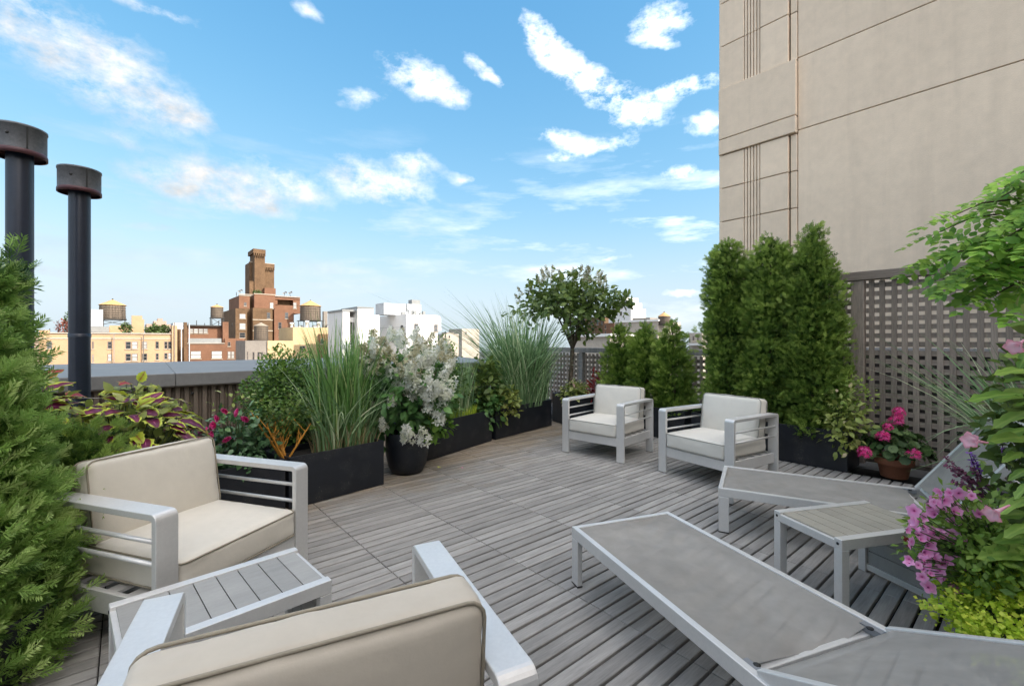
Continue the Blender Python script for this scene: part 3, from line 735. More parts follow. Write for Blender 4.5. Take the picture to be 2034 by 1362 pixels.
CITY = {
'beige': ('Y',[('wall','beige',-13.16,8.09,130,152,-45,2.71),('parapet','beige',-13.16,-11.65,130,130.6,2.62,3.36),('coping','stone',-11.63,8.07,129.75,130.55,2.71,2.93),('pilaster','beige',8.05,9.03,129.4,133.4,-45,4.68),('penthouse','greymetal',-5.88,-2.77,133,138,3.05,4.28),('penthouse','palemetal',-5.97,-3.81,135,141,4.37,8.06),('stair_tower','beige',1.04,2.89,134,138,2.96,6.9),('chimney','beige',2.89,3.24,134,135.5,2.98,6.09),('parapet','beige',-2.75,0.94,135,136,2.95,4.62)],[(-12.07,-11.28,130,-0.34,1.08,0),(-12.07,-11.28,130,-2.9,-1.53,0),(-5.37,-5.1,130,-0.49,1.07,0),(-5.37,-5.1,130,-3.3,-1.66,1),(-2.94,-2.25,130,-0.44,1.07,0),(-2.94,-2.25,130,-3.11,-1.58,1),(-0.02,0.91,130,-0.56,1.06,0),(1.01,2.02,130,-0.57,1.06,1),(-0.02,0.91,130,-3.15,-1.58,0),(1.01,2.02,130,-3.18,-1.6,1),(2.8,3.66,130,-0.54,1.06,1),(2.8,3.66,130,-3.12,-1.61,0),(5.14,5.73,130,-0.53,1.06,0),(5.14,5.73,130,-3.07,-1.59,0),(6.69,7.29,130,-0.58,1.05,0),(7.38,8.04,130,-0.59,1.05,0),(6.69,7.29,130,-2.97,-1.54,0),(7.38,8.04,130,-2.99,-1.55,1)]),
'tankbig': ((-2.25,138),2.33,10.55,9.28,6.18,4.72),
'tanksmall': ((19.42,150),1.52,11.24,10.48,7.62,5.41),
'brickhouse': ('Y',[('wall','redbrick',11.78,19.85,140,154,-45,0.45),('upper_floor','redbrick',12.13,19.93,143,152,0.43,4.97),('roof','darkroof',11.89,19.96,142.2,152.2,4.95,5.28),('wall','redbrick',19.92,24.48,140.5,154.5,-45,1.84),('chimney','brownbrick',11.11,11.74,139.5,141.5,-45,5.82),('chimney','redbrick',19.54,20.86,141,143,0.36,6.19),('wall','brownbrick',10.05,11.46,144,154,-45,4.19),('railing','greymetal',11.97,19.13,140.2,140.3,0.64,1.82),('coping','stone',11.71,19.82,139.8,140.3,0.45,0.64)],[(12.34,13.34,143,3.16,4.37,1),(13.39,14.39,143,3.17,4.39,1),(14.45,15.46,143,3.18,4.4,1),(15.52,16.47,143,3.19,4.42,1),(12.47,14.69,140,-3.31,-1.39,1),(16.92,19.27,140,-3.42,-1.46,1),(20.56,21.29,140.5,-3.45,-1.61,1),(21.38,22.12,140.5,-3.47,-1.62,1),(23.26,23.67,140.5,0.01,1.01,0),(23.26,23.67,140.5,-2.58,-1.65,0),(23.26,23.67,140.5,-3.81,-2.91,0),(20.59,21.21,140.5,-0.23,0.85,0),(11.26,11.59,144,-2.64,-0.89,0)]),
'tower': ('Y',[('wall','brownbrick',27.86,31.25,175,205,-45,11.96),('wall','brownbrick',32.78,38.8,174,204,-45,12.28),('wall','redbrick',39.57,45.97,175,205,-45,12.09),('wall','brownbrick',31.5,40.9,178,204,-45,12.19),('upper_floor','redbrick',29.39,32.59,178,198,12.19,16.53),('upper_floor','redbrick',33.79,40.32,177,199,12.5,17.26),('upper_floor','redbrick',40.55,48.86,178,198,15.9,17.25),('upper_floor','redbrick',40.55,41.33,178,198,13.78,15.68),('upper_floor','redbrick',46.53,48.86,178,198,14.12,16.07),('loggia_wall','brownbrick',41.94,47.45,181,197,14.05,16.2),('upper_floor','redbrick',40.55,48.86,178,198,11.07,13.97),('upper_floor','brownbrick',32.86,34.8,181,197,12.48,16.7),('tower_shaft','brownbrick',35.02,38.35,183,191,17.5,32.45),('tower_crown','brownbrick',34.47,38.42,182.3,191.7,32.32,33.84),('tower_shaft','brownbrick',38.56,41.6,184,192,17.8,29.11),('tower_crown','brownbrick',38.37,41.62,183.5,192.5,27.73,29.14),('tower_shaft','brownbrick',34.16,35.87,187,195,17.7,29.53),('tower_base','brownbrick',33.52,35.28,183.5,189.5,17.39,22.39),('tower_base','redbrick',37.81,41.41,181,185,17.64,20.08),('coping','stone',29.25,48.84,177.6,178.1,16.92,17.15)],[(30.82,31.63,178,13.02,14.26,0),(29.01,30.82,175,8.62,10.19,1),(29.01,30.82,175,5.03,7.05,1),(29.01,30.7,175,2.12,3.91,0),(38.61,39.81,177,12.51,14.62,1),(37.05,38.08,174,8.82,10.89,0),(43.01,44.1,175,9.04,11.17,0),(46.53,47.67,178,12.92,15.11,1),(40.85,41.92,175,5.45,7.66,0),(40.98,42.01,175,2.53,4.04,0)]),
'tankright': ((50.15,170),3.42,15.48,13.44,8.35,7.64),
'tankdark': ((32.4,160),1.99,6.89,5.76,1.44,0.39),
'low': ('Y',[('wall','greystucco',21.05,25.69,120,132,-45,1.24),('wall','yellowstucco',25.61,31.35,119.6,131.6,-45,1.24)],[(21.37,21.7,120,-3.24,-1.23,0),(22.55,22.94,120,-3.27,-1.4,0),(23.57,24.02,120,-3.3,-1.42,0),(24.3,24.7,120,-3.32,-1.43,0)]),
'yellow': ('Y',[('wall','yellowstucco',32.61,43.79,125,139,-45,4.69),('chimney','greystucco',41.24,42.23,128,129.2,3.06,9.21),('bulkhead','redbrick',38.89,42.35,124,127,-45,3.01)],[(34.21,35.52,125,-1.25,-0.14,0),(39.06,39.91,124,0.36,1.77,0)]),
'white': ('Y',[('wall','white',38.06,39.67,105,115,-45,7.97),('wall','white',40.12,41.98,106.2,114.2,-45,6.77),('stair_tower','white',41.17,45.0,104,114,-45,8.89),('wall','white',46.73,48.25,108,118,-45,7.61),('cap','greymetal',37.87,41.42,104.8,114.8,8.0,8.43),('cap','greymetal',40.97,44.98,103.8,114.2,8.87,9.15),('wall','white',53.09,61.9,103,118.9,-45,7.79),('mechanical_box','palemetal',49.88,56.07,109,114,7.85,10.81),('mechanical_box','palemetal',56.89,61.06,110,114,8.4,10.98),('cooling_unit','greymetal',58.53,60.97,110.5,112.5,10.97,12.2)],[(40.19,40.76,106.2,-0.33,5.58,0),(40.89,41.4,106.2,-0.33,5.6,0),(41.53,41.95,106.2,-0.34,5.62,0),(55.18,56.31,103,3.59,5.51,0),(60.86,61.98,103,3.49,5.4,0)]),
'stepped': ('X',[('wall','white',105.25,118.32,150,164,-45,8.36),('upper_floor','white',105.25,116.07,150,160,8.33,13.92),('upper_floor','white',106.35,113.85,150,159,13.89,16.24),('tower_crown','white',107.38,111.32,150,158,16.19,18.24)],[(109.48,110.47,150,13.89,15.35,0),(109.48,110.47,150,11.24,12.71,0),(112.98,113.85,150,13.89,15.26,0),(112.98,113.85,150,11.09,12.58,0)]),
'orange': ('X',[('wall','redbrick',98.17,102.88,130,142,-45,7.43)],[(101.63,102.22,130,5.47,6.78,0),(101.63,102.22,130,3.37,4.68,0)]),
'browntower': ('X',[('wall','brownbrick',129.99,141.45,165,180,-45,12.04)],[(136.82,137.88,165,8.47,10.18,0),(133.36,134.39,165,8.38,10.07,0),(130.99,131.83,165,8.31,9.99,0)]),
'cornice': ('X',[('wall','stone',65.35,77.69,85,97,-45,2.17),('cornice','white',64.53,77.21,84.2,97.2,2.16,2.86)],[]),
'lowbeige': ('X',[('wall','stone',68.66,82.96,110,122,-45,6.51),('coping','white',68.23,82.92,109.6,110.8,6.49,7.03),('bulkhead','greystucco',72.97,78.88,113,117,7.14,7.74)],[(80.08,80.85,110,5.36,6.22,0),(77.04,77.79,110,5.29,6.13,0)]),
'tankpale': ((112,67.92),1.59,8.94,7.81,5.71,5.11),
'box': ('X',[('wall','stone',30.66,32.58,60,66,-45,2.35),('cornice','white',29.37,32.19,59,60,0.61,0.89)],[(31.76,31.97,60,1.29,1.9,0),(31.12,31.33,60,1.29,1.9,0)]),
'farlow': ('Y',[('wall','stone',123.49,133.01,200,214,-45,4.63),('bulkhead','greystucco',126.9,131.41,202,207,4.66,5.5)],[(124.44,125.24,200,2.55,3.78,0),(126.85,127.66,200,2.56,3.8,0)]),
'farlow2': ('Y',[('wall','stone',148.56,160.94,220,234,-45,8.03)],[(150.84,151.88,220,4.7,6.42,0)]),
'farpink': ('Y',[('wall','pinkbrick',6.28,14.11,230,250,-45,7.79),('upper_floor','pinkbrick',8.66,12.62,232,244,7.85,9.1),('tower_crown','pinkbrick',9.92,11.52,234,240,9.17,10.17)],[(7.05,7.51,230,5.76,6.74,0),(10.93,11.4,230,6.07,7.07,0)]),
'fargrey': ('Y',[('wall','palemetal',11.51,14.56,180,190,-45,6.89)],[]),
'farleft': ('Y',[('wall','pinkbrick',-30.05,-26.46,260,274,-45,2.58),('upper_floor','pinkbrick',-28.35,-27.32,263,269,2.6,3.1)],[(-27.69,-27.41,260,0.38,1.36,0)]),

}
def window(t, u0, u1, f, z0, z1, kind, axis='Y'):
    """frame with meeting rail and sill, pane set back inside it"""
    b = MB(); e = .10; w, h = u1-u0, z1-z0
    for a in ((0, e, 0, h), (w-e, w, 0, h), (e, w-e, 0, e), (e, w-e, h-e, h), (e, w-e, h*.5-.05, h*.5+.05)): b.box(a[0], a[1], -.06, -.002, a[2], a[3])
    fr = b.mesh('window'); o = link('window', fr, CM['frame'], t)
    p = MB().box(e*.9, w-e*.9, -.02, -.004, e*.9, h*.48).box(e*.9, w-e*.9, -.035, -.004, h*.52, h-e*.9).build('pane', CM['blind' if kind else 'glass'], o)
    s = MB().box(-.12, w+.12, -.16, -.002, -.16, -.01).build('sill', CM['sill'], o)
    if axis == 'Y': o.location = (u0, f, z0)
    else: o.location = (f, u1, z0); o.rotation_euler = (0, 0, -PI/2)
    return o
def building(key, name, label, extra=None):
    axis, boxes, wins = CITY[key]
    b0 = boxes[0]; f0 = b0[4]; u = (b0[2]+b0[3])/2
    t = thing(name, label, 'building', (u, f0, -45) if axis == 'Y' else (f0, u, -45), group='buildings on the skyline')
    L = t.location
    for (n, m, u0, u1, f0_, f1, z0, z1) in boxes:
        b = (u0, u1, f0_, f1) if axis == 'Y' else (f0_, f1, u0, u1)
        MB().box(b[0]-L.x, b[1]-L.x, b[2]-L.y, b[3]-L.y, z0+45, z1+45).build(n, CM[m], t)
    for (u0, u1, f, z0, z1, k) in wins:
        w = window(t, u0, u1, f, z0, z1, k, axis); w.location = w.location-L
    return t
def crenel(t, key, x0, x1, y, z, n):
    L = t.location; w = (x1-x0)/(n*2-1)
    for k in range(n):
        MB().box(0, w, -.35, 0, -.9, 0).build('corbel', CM['brownbrick'], t, (x0+2*k*w-L.x, y-L.y, z-L.z))
building('beige', 'apartment_building', 'long buff brick apartment block with flat parapet and two rows of windows, at the left')
building('brickhouse', 'apartment_building', 'red brick house with wide window band, between buff block and castle like tower')
bt = building('tower', 'apartment_building', 'stepped red and brown brick building crowned by a tall castle like tower')
def tower_trim(t):
    crown = [b for b in CITY['tower'][1] if b[0] == 'tower_crown']
    for b in crown: crenel(t, 'tower', b[2]+.1, b[3]-.1, b[4], b[6], 6)
    L = t.location
    for b in [b for b in CITY['tower'][1] if b[0] in ('tower_shaft', 'upper_floor') and b[7]-b[6] > 3]:
        MB().box(b[2]-.12-L.x, b[3]+.12-L.x, b[4]-.15-L.y, b[4]+.6-L.y, b[7]+45, b[7]+45.25).build('coping', CM['sill'], t)
tower_trim(bt)
building('low', 'apartment_building', 'low grey and cream stucco building directly behind the boxwood')
building('yellow', 'apartment_building', 'cream stucco building with a tall grey chimney behind the feathery grass')
bw = building('white', 'apartment_building', 'white panelled modern building with two stair towers behind the white hydrangea')
building('stepped', 'apartment_building', 'pale building stepping up to a narrow top, right of the hydrangea tree')
building('orange', 'apartment_building', 'small orange red brick building seen under the hydrangea tree crown')
building('browntower', 'apartment_building', 'brown brick block half hidden behind the hydrangea tree crown')
building('cornice', 'apartment_building', 'low pale stone building with white cornice behind the hydrangea tree trunk')
building('lowbeige', 'apartment_building', 'long low stone building with white coping above the small evergreens')
building('box', 'apartment_building', 'small pale stone block with white ledge just left of the tall evergreens')
building('farlow', 'apartment_building', 'tiny pale building on the horizon right of the white building')
building('farlow2', 'apartment_building', 'tiny pale building on the horizon seen through the fountain grass')
building('farpink', 'apartment_building', 'distant faded pink stepped building behind the buff block roof garden')
building('fargrey', 'apartment_building', 'distant pale grey slab between the buff block and the red brick house')
building('farleft', 'apartment_building', 'distant pink building at the far left edge of the skyline')
def roof_details():
    t = [o for o in C.objects if o.get('label', '').startswith('long buff brick')][0]; L = t.location; q = random.Random(6)
    for x in (8.5, -1.9, 3.0): MB().tube([(x-L.x, 129.25-L.y, 25), (x-L.x, 129.25-L.y, 47.6 if x < 8 else 50.4)], .09, 6).build('drain_pipe', CM['frame'], t)
    for k in range(12): x = -12.5+k*1.65; MB().tube([(0, 0, 0), (0, 0, q.uniform(.5, 1.3))], .09, 6).build('flue', CM['steel'], t, (x-L.x, 133+q.random()*8-L.y, 47.7))
    MB().box(-13.1-L.x, 7.9-L.x, -.12, .0, 46.6, 46.85).build('string_course', CM['sill'], t)
    t = [o for o in C.objects if o.get('label', '').startswith('red brick house')][0]; L = t.location
    for k in range(7): x = 12.8+k*1.7; MB().tube([(0, 0, 0), (0, 0, q.uniform(.6, 1.6))], .09, 6).build('flue', CM['steel'], t, (x-L.x, 146+q.random()*4-L.y, 50.25))
    for x in (10.6, 12.2): MB().tube([(x-L.x, -.3, 20), (x-L.x, -.3, 50.5)], .10, 6).build('drain_pipe', CM['white'], t)
    for k in range(20): MB().box(-.03, .03, -.03, .03, 0, 1.0).build('baluster', CM['steel'], t, (12.2+k*.39-L.x, .25, 45.45))
    t = bt; L = t.location
    for k in range(10): x = 29.5+k*1.9; MB().tube([(0, 0, 0), (0, 0, q.uniform(.5, 1.4))], .10, 6).build('flue', CM['steel'], t, (x-L.x, 181+q.random()*5-L.y, 61.8))
    for z_ in (49.5, 53.2): MB().box(32.7-L.x, 38.9-L.x, -1.12, -.99, z_, z_+.25).build('string_course', CM['sill'], t)
roof_details()
def white_details(t):
    XR = 61.9; L = t.location; X, Y0 = 53.09, 103
    for (ya, yb, za, zb) in WHITE_SIDE: 
        w = window(t, ya, yb, X, za, zb, 0, 'X'); w.location = w.location-L
    for z_ in (1.5, 4.6): 
        MB().box(53.2-L.x, 61.8-L.x, Y0-.03-L.y, Y0+.02-L.y, z_+45, z_+45.06).build('panel_joint', CM['greymetal'], t)
        MB().box(X-.03-L.x, X+.02-L.x, Y0+.1-L.y, 118.8-L.y, z_+45, z_+45.06).build('panel_joint', CM['greymetal'], t)
    for x_ in (55.6, 58.2, 60.8): MB().box(x_-L.x, x_+.06-L.x, Y0-.03-L.y, Y0+.02-L.y, 20, 52.7).build('panel_joint', CM['greymetal'], t)
    b = MB(); pts = [(0, 0)]+[(1.4-1.4*math.cos(a), 1.1*math.sin(a)) for a in np.linspace(0, PI/2, 7)]
    b.prism([(XR-L.x+1.1-u*.79, v-1.1+52.79) for u, v in [(0, -3)]+[(1.4*(1-math.cos(a)), 1.1*math.sin(a)) for a in np.linspace(0, PI/2, 8)]]+[(XR+.005-L.x, 52.79), (XR+.005-L.x, 48.7)], 'y', Y0-L.y, 115-L.y)
    b.build('rounded_shoulder', CM['white'], t)
    r = random.Random(4)
    for k in range(9):
        x_ = 54.5+k*.85; h = r.uniform(.5, 1.5); MB().box(-.35, .35, -.3, .3, 0, h).build('roof_unit', CM['palemetal' if k % 2 else 'greymetal'], t, (x_-L.x, 107.5+r.random()*2-L.y, 52.79))
    for k in range(4):
        MB().tube([(0, 0, 0), (0, 0, r.uniform(1.2, 2.2))], .07, 6).build('vent_stack', CM['steel'], t, (50.5+k*2.6-L.x, 110-L.y, 52.9))
WHITE_SIDE = [(110.3, 111.5, 4.1-3.2, 4.9), (104.8, 106.1, .6, 5.1)]
white_details(bw)

def water_tank(key, label, steel_legs=True, roofm='tankroof'):
    (x, y), R, za, ze, zb, zl = CITY[key]
    t = thing('water_tank', label, 'water tank', (x, y, zl), group='wooden rooftop water tanks')
    H = ze-zb; z0 = zb-zl
    b = MB(); n = 28
    for k in range(n):                                  # each stave a little proud or shy
        a0, a1 = 2*PI*k/n, 2*PI*(k+.93)/n; q = R*(1+.012*((k*7) % 3-1)); p = R*.955
        b.add([(q*math.cos(a0), q*math.sin(a0), z0), (q*math.cos(a1), q*math.sin(a1), z0), (p*math.cos(a1), p*math.sin(a1), z0), (p*math.cos(a0), p*math.sin(a0), z0),
               (q*.97*math.cos(a0), q*.97*math.sin(a0), z0+H), (q*.97*math.cos(a1), q*.97*math.sin(a1), z0+H), (p*.97*math.cos(a1), p*.97*math.sin(a1), z0+H), (p*.97*math.cos(a0), p*.97*math.sin(a0), z0+H)],
              [(0, 1, 5, 4), (1, 2, 6, 5), (0, 4, 7, 3), (4, 5, 6, 7)])
    b.lathe([(R*.94, z0), (R*.93, z0+H)], n)
    b.build('tank_body', CM['tankwood'], t)
    for k in range(7):
        z_ = z0+H*(.04+.92*(k/6)**1.25); rr = R*(1.016-.03*(z_-z0)/H)
        MB().lathe([(rr, z_), (rr+.03, z_+.01), (rr+.03, z_+.07), (rr, z_+.08)], n).build('hoop', CM['steel'], t)
    MB().lathe([(R*1.07, z0+H-.02), (R*1.07, z0+H+.05), (.12, z0+za-ze+H), (0, z0+za-ze+H+.03)], 16, smooth=False).build('conical_roof', CM[roofm], t)
    MB().lathe([(.12, 0), (.16, .15), (0, .35)], 8, (0, 0, z0+za-ze+H)).build('finial', CM['steel'], t)
    MB().box(-R*1.05, R*1.05, -R*1.05, R*1.05, z0-.22, z0-.03).build('platform', CM['steel'], t)
    for sx in (-1, 1):
        for sy in (-1, 1):
            MB().box(-.09, .09, -.09, .09, -8, z0-.22).build('leg', CM['steel'], t, (sx*R*.92, sy*R*.92, 0))
        h = z0-.25
        MB().tube([(-R*.9*sx, -R*.92, 0), (R*.9*sx, -R*.92, max(h, .3))], .06, 5).build('brace', CM['steel'], t)
    MB().box(-.22, -.17, -.05, 0, z0-.2, z0+H).box(.17, .22, -.05, 0, z0-.2, z0+H).build('ladder', CM['steel'], t, (R*.7, -R*.78, 0))
    return t
water_tank('tankbig', 'largest grey wooden water tank with ochre cone roof on the buff block')
water_tank('tanksmall', 'small dark water tank on tall open steel legs left of the brick tower')
water_tank('tankright', 'dark wooden water tank with ochre cone roof right of the brick tower')
water_tank('tankdark', 'small dark water tank standing low in front of the brick tower', roofm='tankroof_grey')
water_tank('tankpale', 'small pale water tank above the three small evergreens')

ROOFLEAF = leafmat('roof garden leaves', [(0, (.03, .05, .015)), (.6, (.07, .11, .03)), (1, (.14, .18, .05))], .2)
ROOFRED = leafmat('red roof garden leaves', [(0, (.10, .03, .025)), (1, (.28, .10, .07))], .2)
BIGLEAF = leaf_base(.7, 2, .1, .2)
def roof_plant(name, x, y, z, rad, seed, label, m=None):
    t = thing(name, label, 'roof plant', (x, y, z), group='plants in the roof gardens')
    MB().tube([(0, 0, -.3), (0, 0, rad[2]*.9)], .07, 6).build('trunk', M['stem_brown'], t)
    bush('crown', 260, (0, 0, rad[2]*1.0), rad, seed, .42, BIGLEAF, m or ROOFLEAF, t, .35)
roof_plant('shrub', -9.6, 131.5, 2.8, (1.2, 1, 1.3), 11, 'reddish shrub on the buff block roof left of the shorter pipe', ROOFRED)
roof_plant('conifer', -9.1, 133, 2.9, (.7, .7, 2.3), 12, 'thin dark conifer on the buff block roof beside the reddish shrub')
roof_plant('shrub', .05, 131.2, 2.9, (.95, .9, 1.05), 13, 'rounded green shrub on the buff block roof under the big water tank')
for k, x in enumerate((4.3, 5.2, 6.1, 7.0)):
    roof_plant('shrub', x, 131.6+k*.4, 2.8, (.8, .8, .75+.25*(k % 2)), 20+k, ['leftmost', 'second', 'third', 'last'][k]+' of the straggly shrubs on the buff block roof right of its stair tower')
roof_plant('shrub', 34.8, 178, 17.2, (1.3, .8, .7), 31, 'low green shrub at the foot of the castle like tower')
def rooftop_clutter():
    r = random.Random(9)
    for k in range(9):
        x = 33.2+k*1.15; h = r.uniform(.7, 1.9); kind = k % 3
        t = thing('roof_vent', ['stubby', 'slender', 'boxy'][kind]+' roof vent in the '+['left', 'middle', 'right'][k//3]+' part of the cream stucco roof', 'roof vent', (x, 127+r.random()*4, 4.69), group='vents on the cream stucco roof')
        if kind == 0: MB().lathe([(.35, 0), (.35, h*.7), (.5, h*.72), (.45, h), (0, h*1.05)], 10).build('vent_body', CM['white'], t)
        elif kind == 1: MB().tube([(0, 0, 0), (0, 0, h*1.3)], .13, 8).build('vent_body', CM['greymetal'], t); MB().lathe([(.13, 0), (.28, .02), (0, .25)], 8, (0, 0, h*1.3)).build('vent_cowl', CM['greymetal'], t)
        else: MB().box(-.5, .5, -.4, .4, 0, h*.7).build('vent_body', CM['palemetal'], t); MB().box(-.55, .55, -.45, .45, h*.7, h*.7+.12).build('vent_cowl', CM['steel'], t)
    for k, (x, y, z) in enumerate(((47.0, 184, 17.3), (45.6, 186, 17.3), (30.2, 181, 16.6))):
        t = thing('antenna', ['cluster antenna at the right end of the brick tower roof', 'thin antenna mast left of the cluster antenna on the brick roof', 'thin antenna mast on the left wing of the brick tower'][k], 'antenna', (x, y, z))
        MB().tube([(0, 0, 0), (0, 0, 2.3)], .06, 6).build('mast', CM['steel'], t)
        for q in range(3): MB().lathe([(0, 0), (.35, .1), (.4, .2)], 10).build('dish', CM['greymetal'], t, (.4*(q-1), 0, 1.5+.3*q)).rotation_euler = (1.2, 0, q)
rooftop_clutter()

# ------------------------------------------------------------------ armchairs
def cushion_mesh(name, hx, hy, hz, r, puff, seed, n=26, wrinkle=.005):
    """soft box: rounded edges, puffed faces, slight unevenness"""
    h = (hx, hy, hz); V = []; F = []; idx = {}
    g = [math.sin((i/n-.5)*PI)*.35+(i/n-.5)*2*.65 for i in range(n+1)]
    def vert(p):
        key = tuple(round(c, 5) for c in p)
        if key in idx: return idx[key]
        q = [p[i]*h[i] for i in range(3)]
        inn = [max(-(h[i]-r), min(h[i]-r, q[i])) for i in range(3)]
        d = Vector([q[i]-inn[i] for i in range(3)])
        if d.length > 0: d = d.normalized()*r
        o = Vector(inn)+d
        bx, by, bz = (max(0, 1-p[i]**2) for i in range(3))
        for i, w in ((0, by*bz), (1, bx*bz), (2, bx*by)):
            o[i] += math.copysign(1, p[i])*puff[i]*w**.8*abs(p[i])**2
        nz = mnoise.noise(Vector((o.x*6+seed, o.y*6, o.z*6-seed)))+.5*mnoise.noise(Vector((o.x*17+seed, o.y*17, o.z*17)))
        edge = sum(1 for i in range(3) if abs(p[i]) > .78) >= 2
        o += o.normalized()*nz*wrinkle
        if edge or sum(1 for i in range(3) if abs(p[i]) > .6) >= 2:       # puckers drawn in along the seams
            o += o.normalized()*mnoise.noise(Vector((o.x*34+seed, o.y*34, o.z*34)))*.0028
        idx[key] = len(V); V.append(o); return idx[key]
    for ax in range(3):
        for sg in (-1, 1):
            for i in range(n):
                for j in range(n):
                    c = []
                    for (a, b) in ((i, j), (i+1, j), (i+1, j+1), (i, j+1)):
                        p = [0, 0, 0]; p[ax] = sg; p[(ax+1) % 3] = g[a]; p[(ax+2) % 3] = g[b]; c.append(vert(p))
                    F.append(c if sg > 0 else c[::-1])
    b = MB(); b.add(V, F, True); return b.mesh(name, False)
def piping_mesh(a, b_, r, c, axis, rad=.0040):
    """welt round one face: rounded rectangle half sizes a, b at offset c along the axis"""
    pts = []
    for (sx, sy, a0) in ((1, 1, 0), (-1, 1, PI/2), (-1, -1, PI), (1, -1, 3*PI/2)):
        for k in range(5):
            t = a0+k*PI/8; pts.append((sx*(a-r)+r*math.cos(t), sy*(b_-r)+r*math.sin(t)))
    pts.append(pts[0]); pts.append(pts[1])
    P = [(p, q, c) if axis == 'z' else (p, c, q) for p, q in pts]
    return MB().tube(P, rad, 6, False).mesh('piping', False)
def arm_frame_mesh():
    """flat aluminium bar bent into front leg, arm rest and back leg"""
    H, D, T, W, R = .62, .35, .026, .088, .030
    out = [(D, 0)]+[(D-R+R*math.cos(a), H-R+R*math.sin(a)) for a in np.linspace(0, PI/2, 6)]+[(-D+R-R*math.sin(a), H-R+R*math.cos(a)) for a in np.linspace(0, PI/2, 6)]+[(-D, 0)]
    ri = .008; d2, h2 = D-T, H-T
    inn = [(-d2, 0)]+[(-d2+ri-ri*math.cos(a), h2-ri+ri*math.sin(a)) for a in np.linspace(0, PI/2, 4)]+[(d2-ri+ri*math.sin(a), h2-ri+ri*math.cos(a)) for a in np.linspace(0, PI/2, 4)]+[(d2, 0)]
    # quads between the outer and inner outline
    n = 14; o = out; i_ = inn[::-1]
    def resamp(p, k):
        p = [Vector((a, b)) for a, b in p]; L = [0]
        for a, b in zip(p, p[1:]): L.append(L[-1]+(b-a).length)
        return p, L
    b = MB(); m_ = max(len(o), len(i_))
    oo = o; ii = []
    for (y, z) in oo:                                   # matching inner point for every outer one
        if z <= 0: ii.append((math.copysign(d2, y), 0))
        else:
            k = min(i_, key=lambda q: (q[0]-y*.94)**2+(q[1]-z*.97)**2); ii.append(k)
    vs = []
    for x in (-W/2, W/2): vs += [(x, y, z) for y, z in oo]+[(x, y, z) for y, z in ii]
    k = len(oo); fs = []
    for q in range(k-1):
        fs += [(q, q+1, k+q+1, k+q), (2*k+q, 3*k+q, 3*k+q+1, 2*k+q+1), (q, 2*k+q, 2*k+q+1, q+1), (k+q, k+q+1, 3*k+q+1, 3*k+q)]
    fs += [(0, k, 3*k, 2*k), (k-1, 3*k-1, 4*k-1, 2*k-1)]
    b.add(vs, fs); me = b.mesh('arm_frame')
    bm = bmesh.new(); bm.from_mesh(me); bmesh.ops.remove_doubles(bm, verts=bm.verts, dist=1e-5); bmesh.ops.recalc_face_normals(bm, faces=bm.faces); bm.to_mesh(me); bm.free()
    return me
def make_chair(canvas, piping, seed):
    t = thing('armchair', 'armchair', 'armchair', group='cushioned aluminium armchairs')
    A = M['aluminium']
    am = arm_frame_mesh()
    for s in (-1, 1):
        o = link('arm_frame', am, A, t, (s*.356, 0, .004)); bevel(o, .003)
        for z_ in (.505, .415):
            MB().tube([(s*.375, -.326, z_), (s*.375, .326, z_)], .0095, 10).build('side_rail', A, t)
        for y in (-.337, .337):
            box_part('foot_pad', M['rubber'], t, s*.356-.042, s*.356+.042, y-.012, y+.012, 0, .004)
    bevel(box_part('front_apron', A, t, -.311, .311, .318, .342, .165, .255), .003)
    for s in (-1, 1): bevel(box_part('side_apron', A, t, s*.36-.012, s*.36+.012, -.322, .322, .165, .255), .003)
    bevel(box_part('back_rail', A, t, -.311, .311, -.342, -.318, .165, .255), .003)
    for z0 in (.42, .535):
        bevel(box_part('back_rail', A, t, -.311, .311, -.345, -.325, z0, z0+.06), .003)
    for k in range(5): box_part('seat_slat', A, t, -.346, .346, -.28+k*.125, -.22+k*.125, .232, .246)
    sc = link('seat_cushion', cushion_mesh('seat_cushion', .307, .335, .072, .028, (.006, .006, .014), seed), canvas, t, (0, .02, .330))
    for z_ in (-.058, .058): link('piping', piping_mesh(.308, .336, .03, z_*1.04, 'z'), piping, sc)
    bc = link('back_cushion', cushion_mesh('back_cushion', .303, .062, .190, .030, (.006, .022, .006), seed+5), canvas, t, (0, -.252, .560))
    bc.rotation_euler = (math.radians(9), 0, 0)
    for y_ in (-.048, .048): link('piping', piping_mesh(.304, .191, .04, y_*1.06, 'y'), piping, bc)
    return t
def face(v): return math.atan2(v[1], v[0])-PI/2
ch = make_chair(M['canvas'], M['piping'], 1.0)
ch.location = (.245, 2.738, 0); ch.rotation_euler = (0, 0, face((.526, -.850)))
ch['label'] = 'beige cushioned aluminium armchair at the left between evergreen and coleus, facing the deck'
M['canvas_shaded'] = mat('shade-darkened canvas', (.56, .50, .415), .8, 0, (2.5, .09), (14, .07), (9, .3), .2, sheen=.2)  # darker copy of the canvas: shade on the nearest chair's back, painted in
c2 = make_chair(M['canvas_shaded'], M['piping'], 9.0)
c2.location = (.345, 1.115, 0); c2.rotation_euler = (0, 0, face((.239, .971)))
for k_ in [k_ for k_ in c2.children if k_.name.startswith('back_cushion')]:
    k_.location = (0, -.225, .578); k_.rotation_euler = (math.radians(5), 0, 0)      # this one sits a little more upright
c2['label'] = 'nearest aluminium armchair, seen from behind with beige cushion back coloured darker for shade, cut by the bottom edge'
c3 = make_chair(M['canvas_pale'], M['piping_pale'], 17.0)
c3.location = (4.297, 3.337, 0); c3.rotation_euler = (0, 0, face((-.992, -.123)))
c3['label'] = 'farther off-white cushioned armchair in front of the three small evergreens'
c4 = copy_tree(c3)
c4.location = (4.334, 2.07, 0); c4.rotation_euler = (0, 0, face((-.988, .15)))
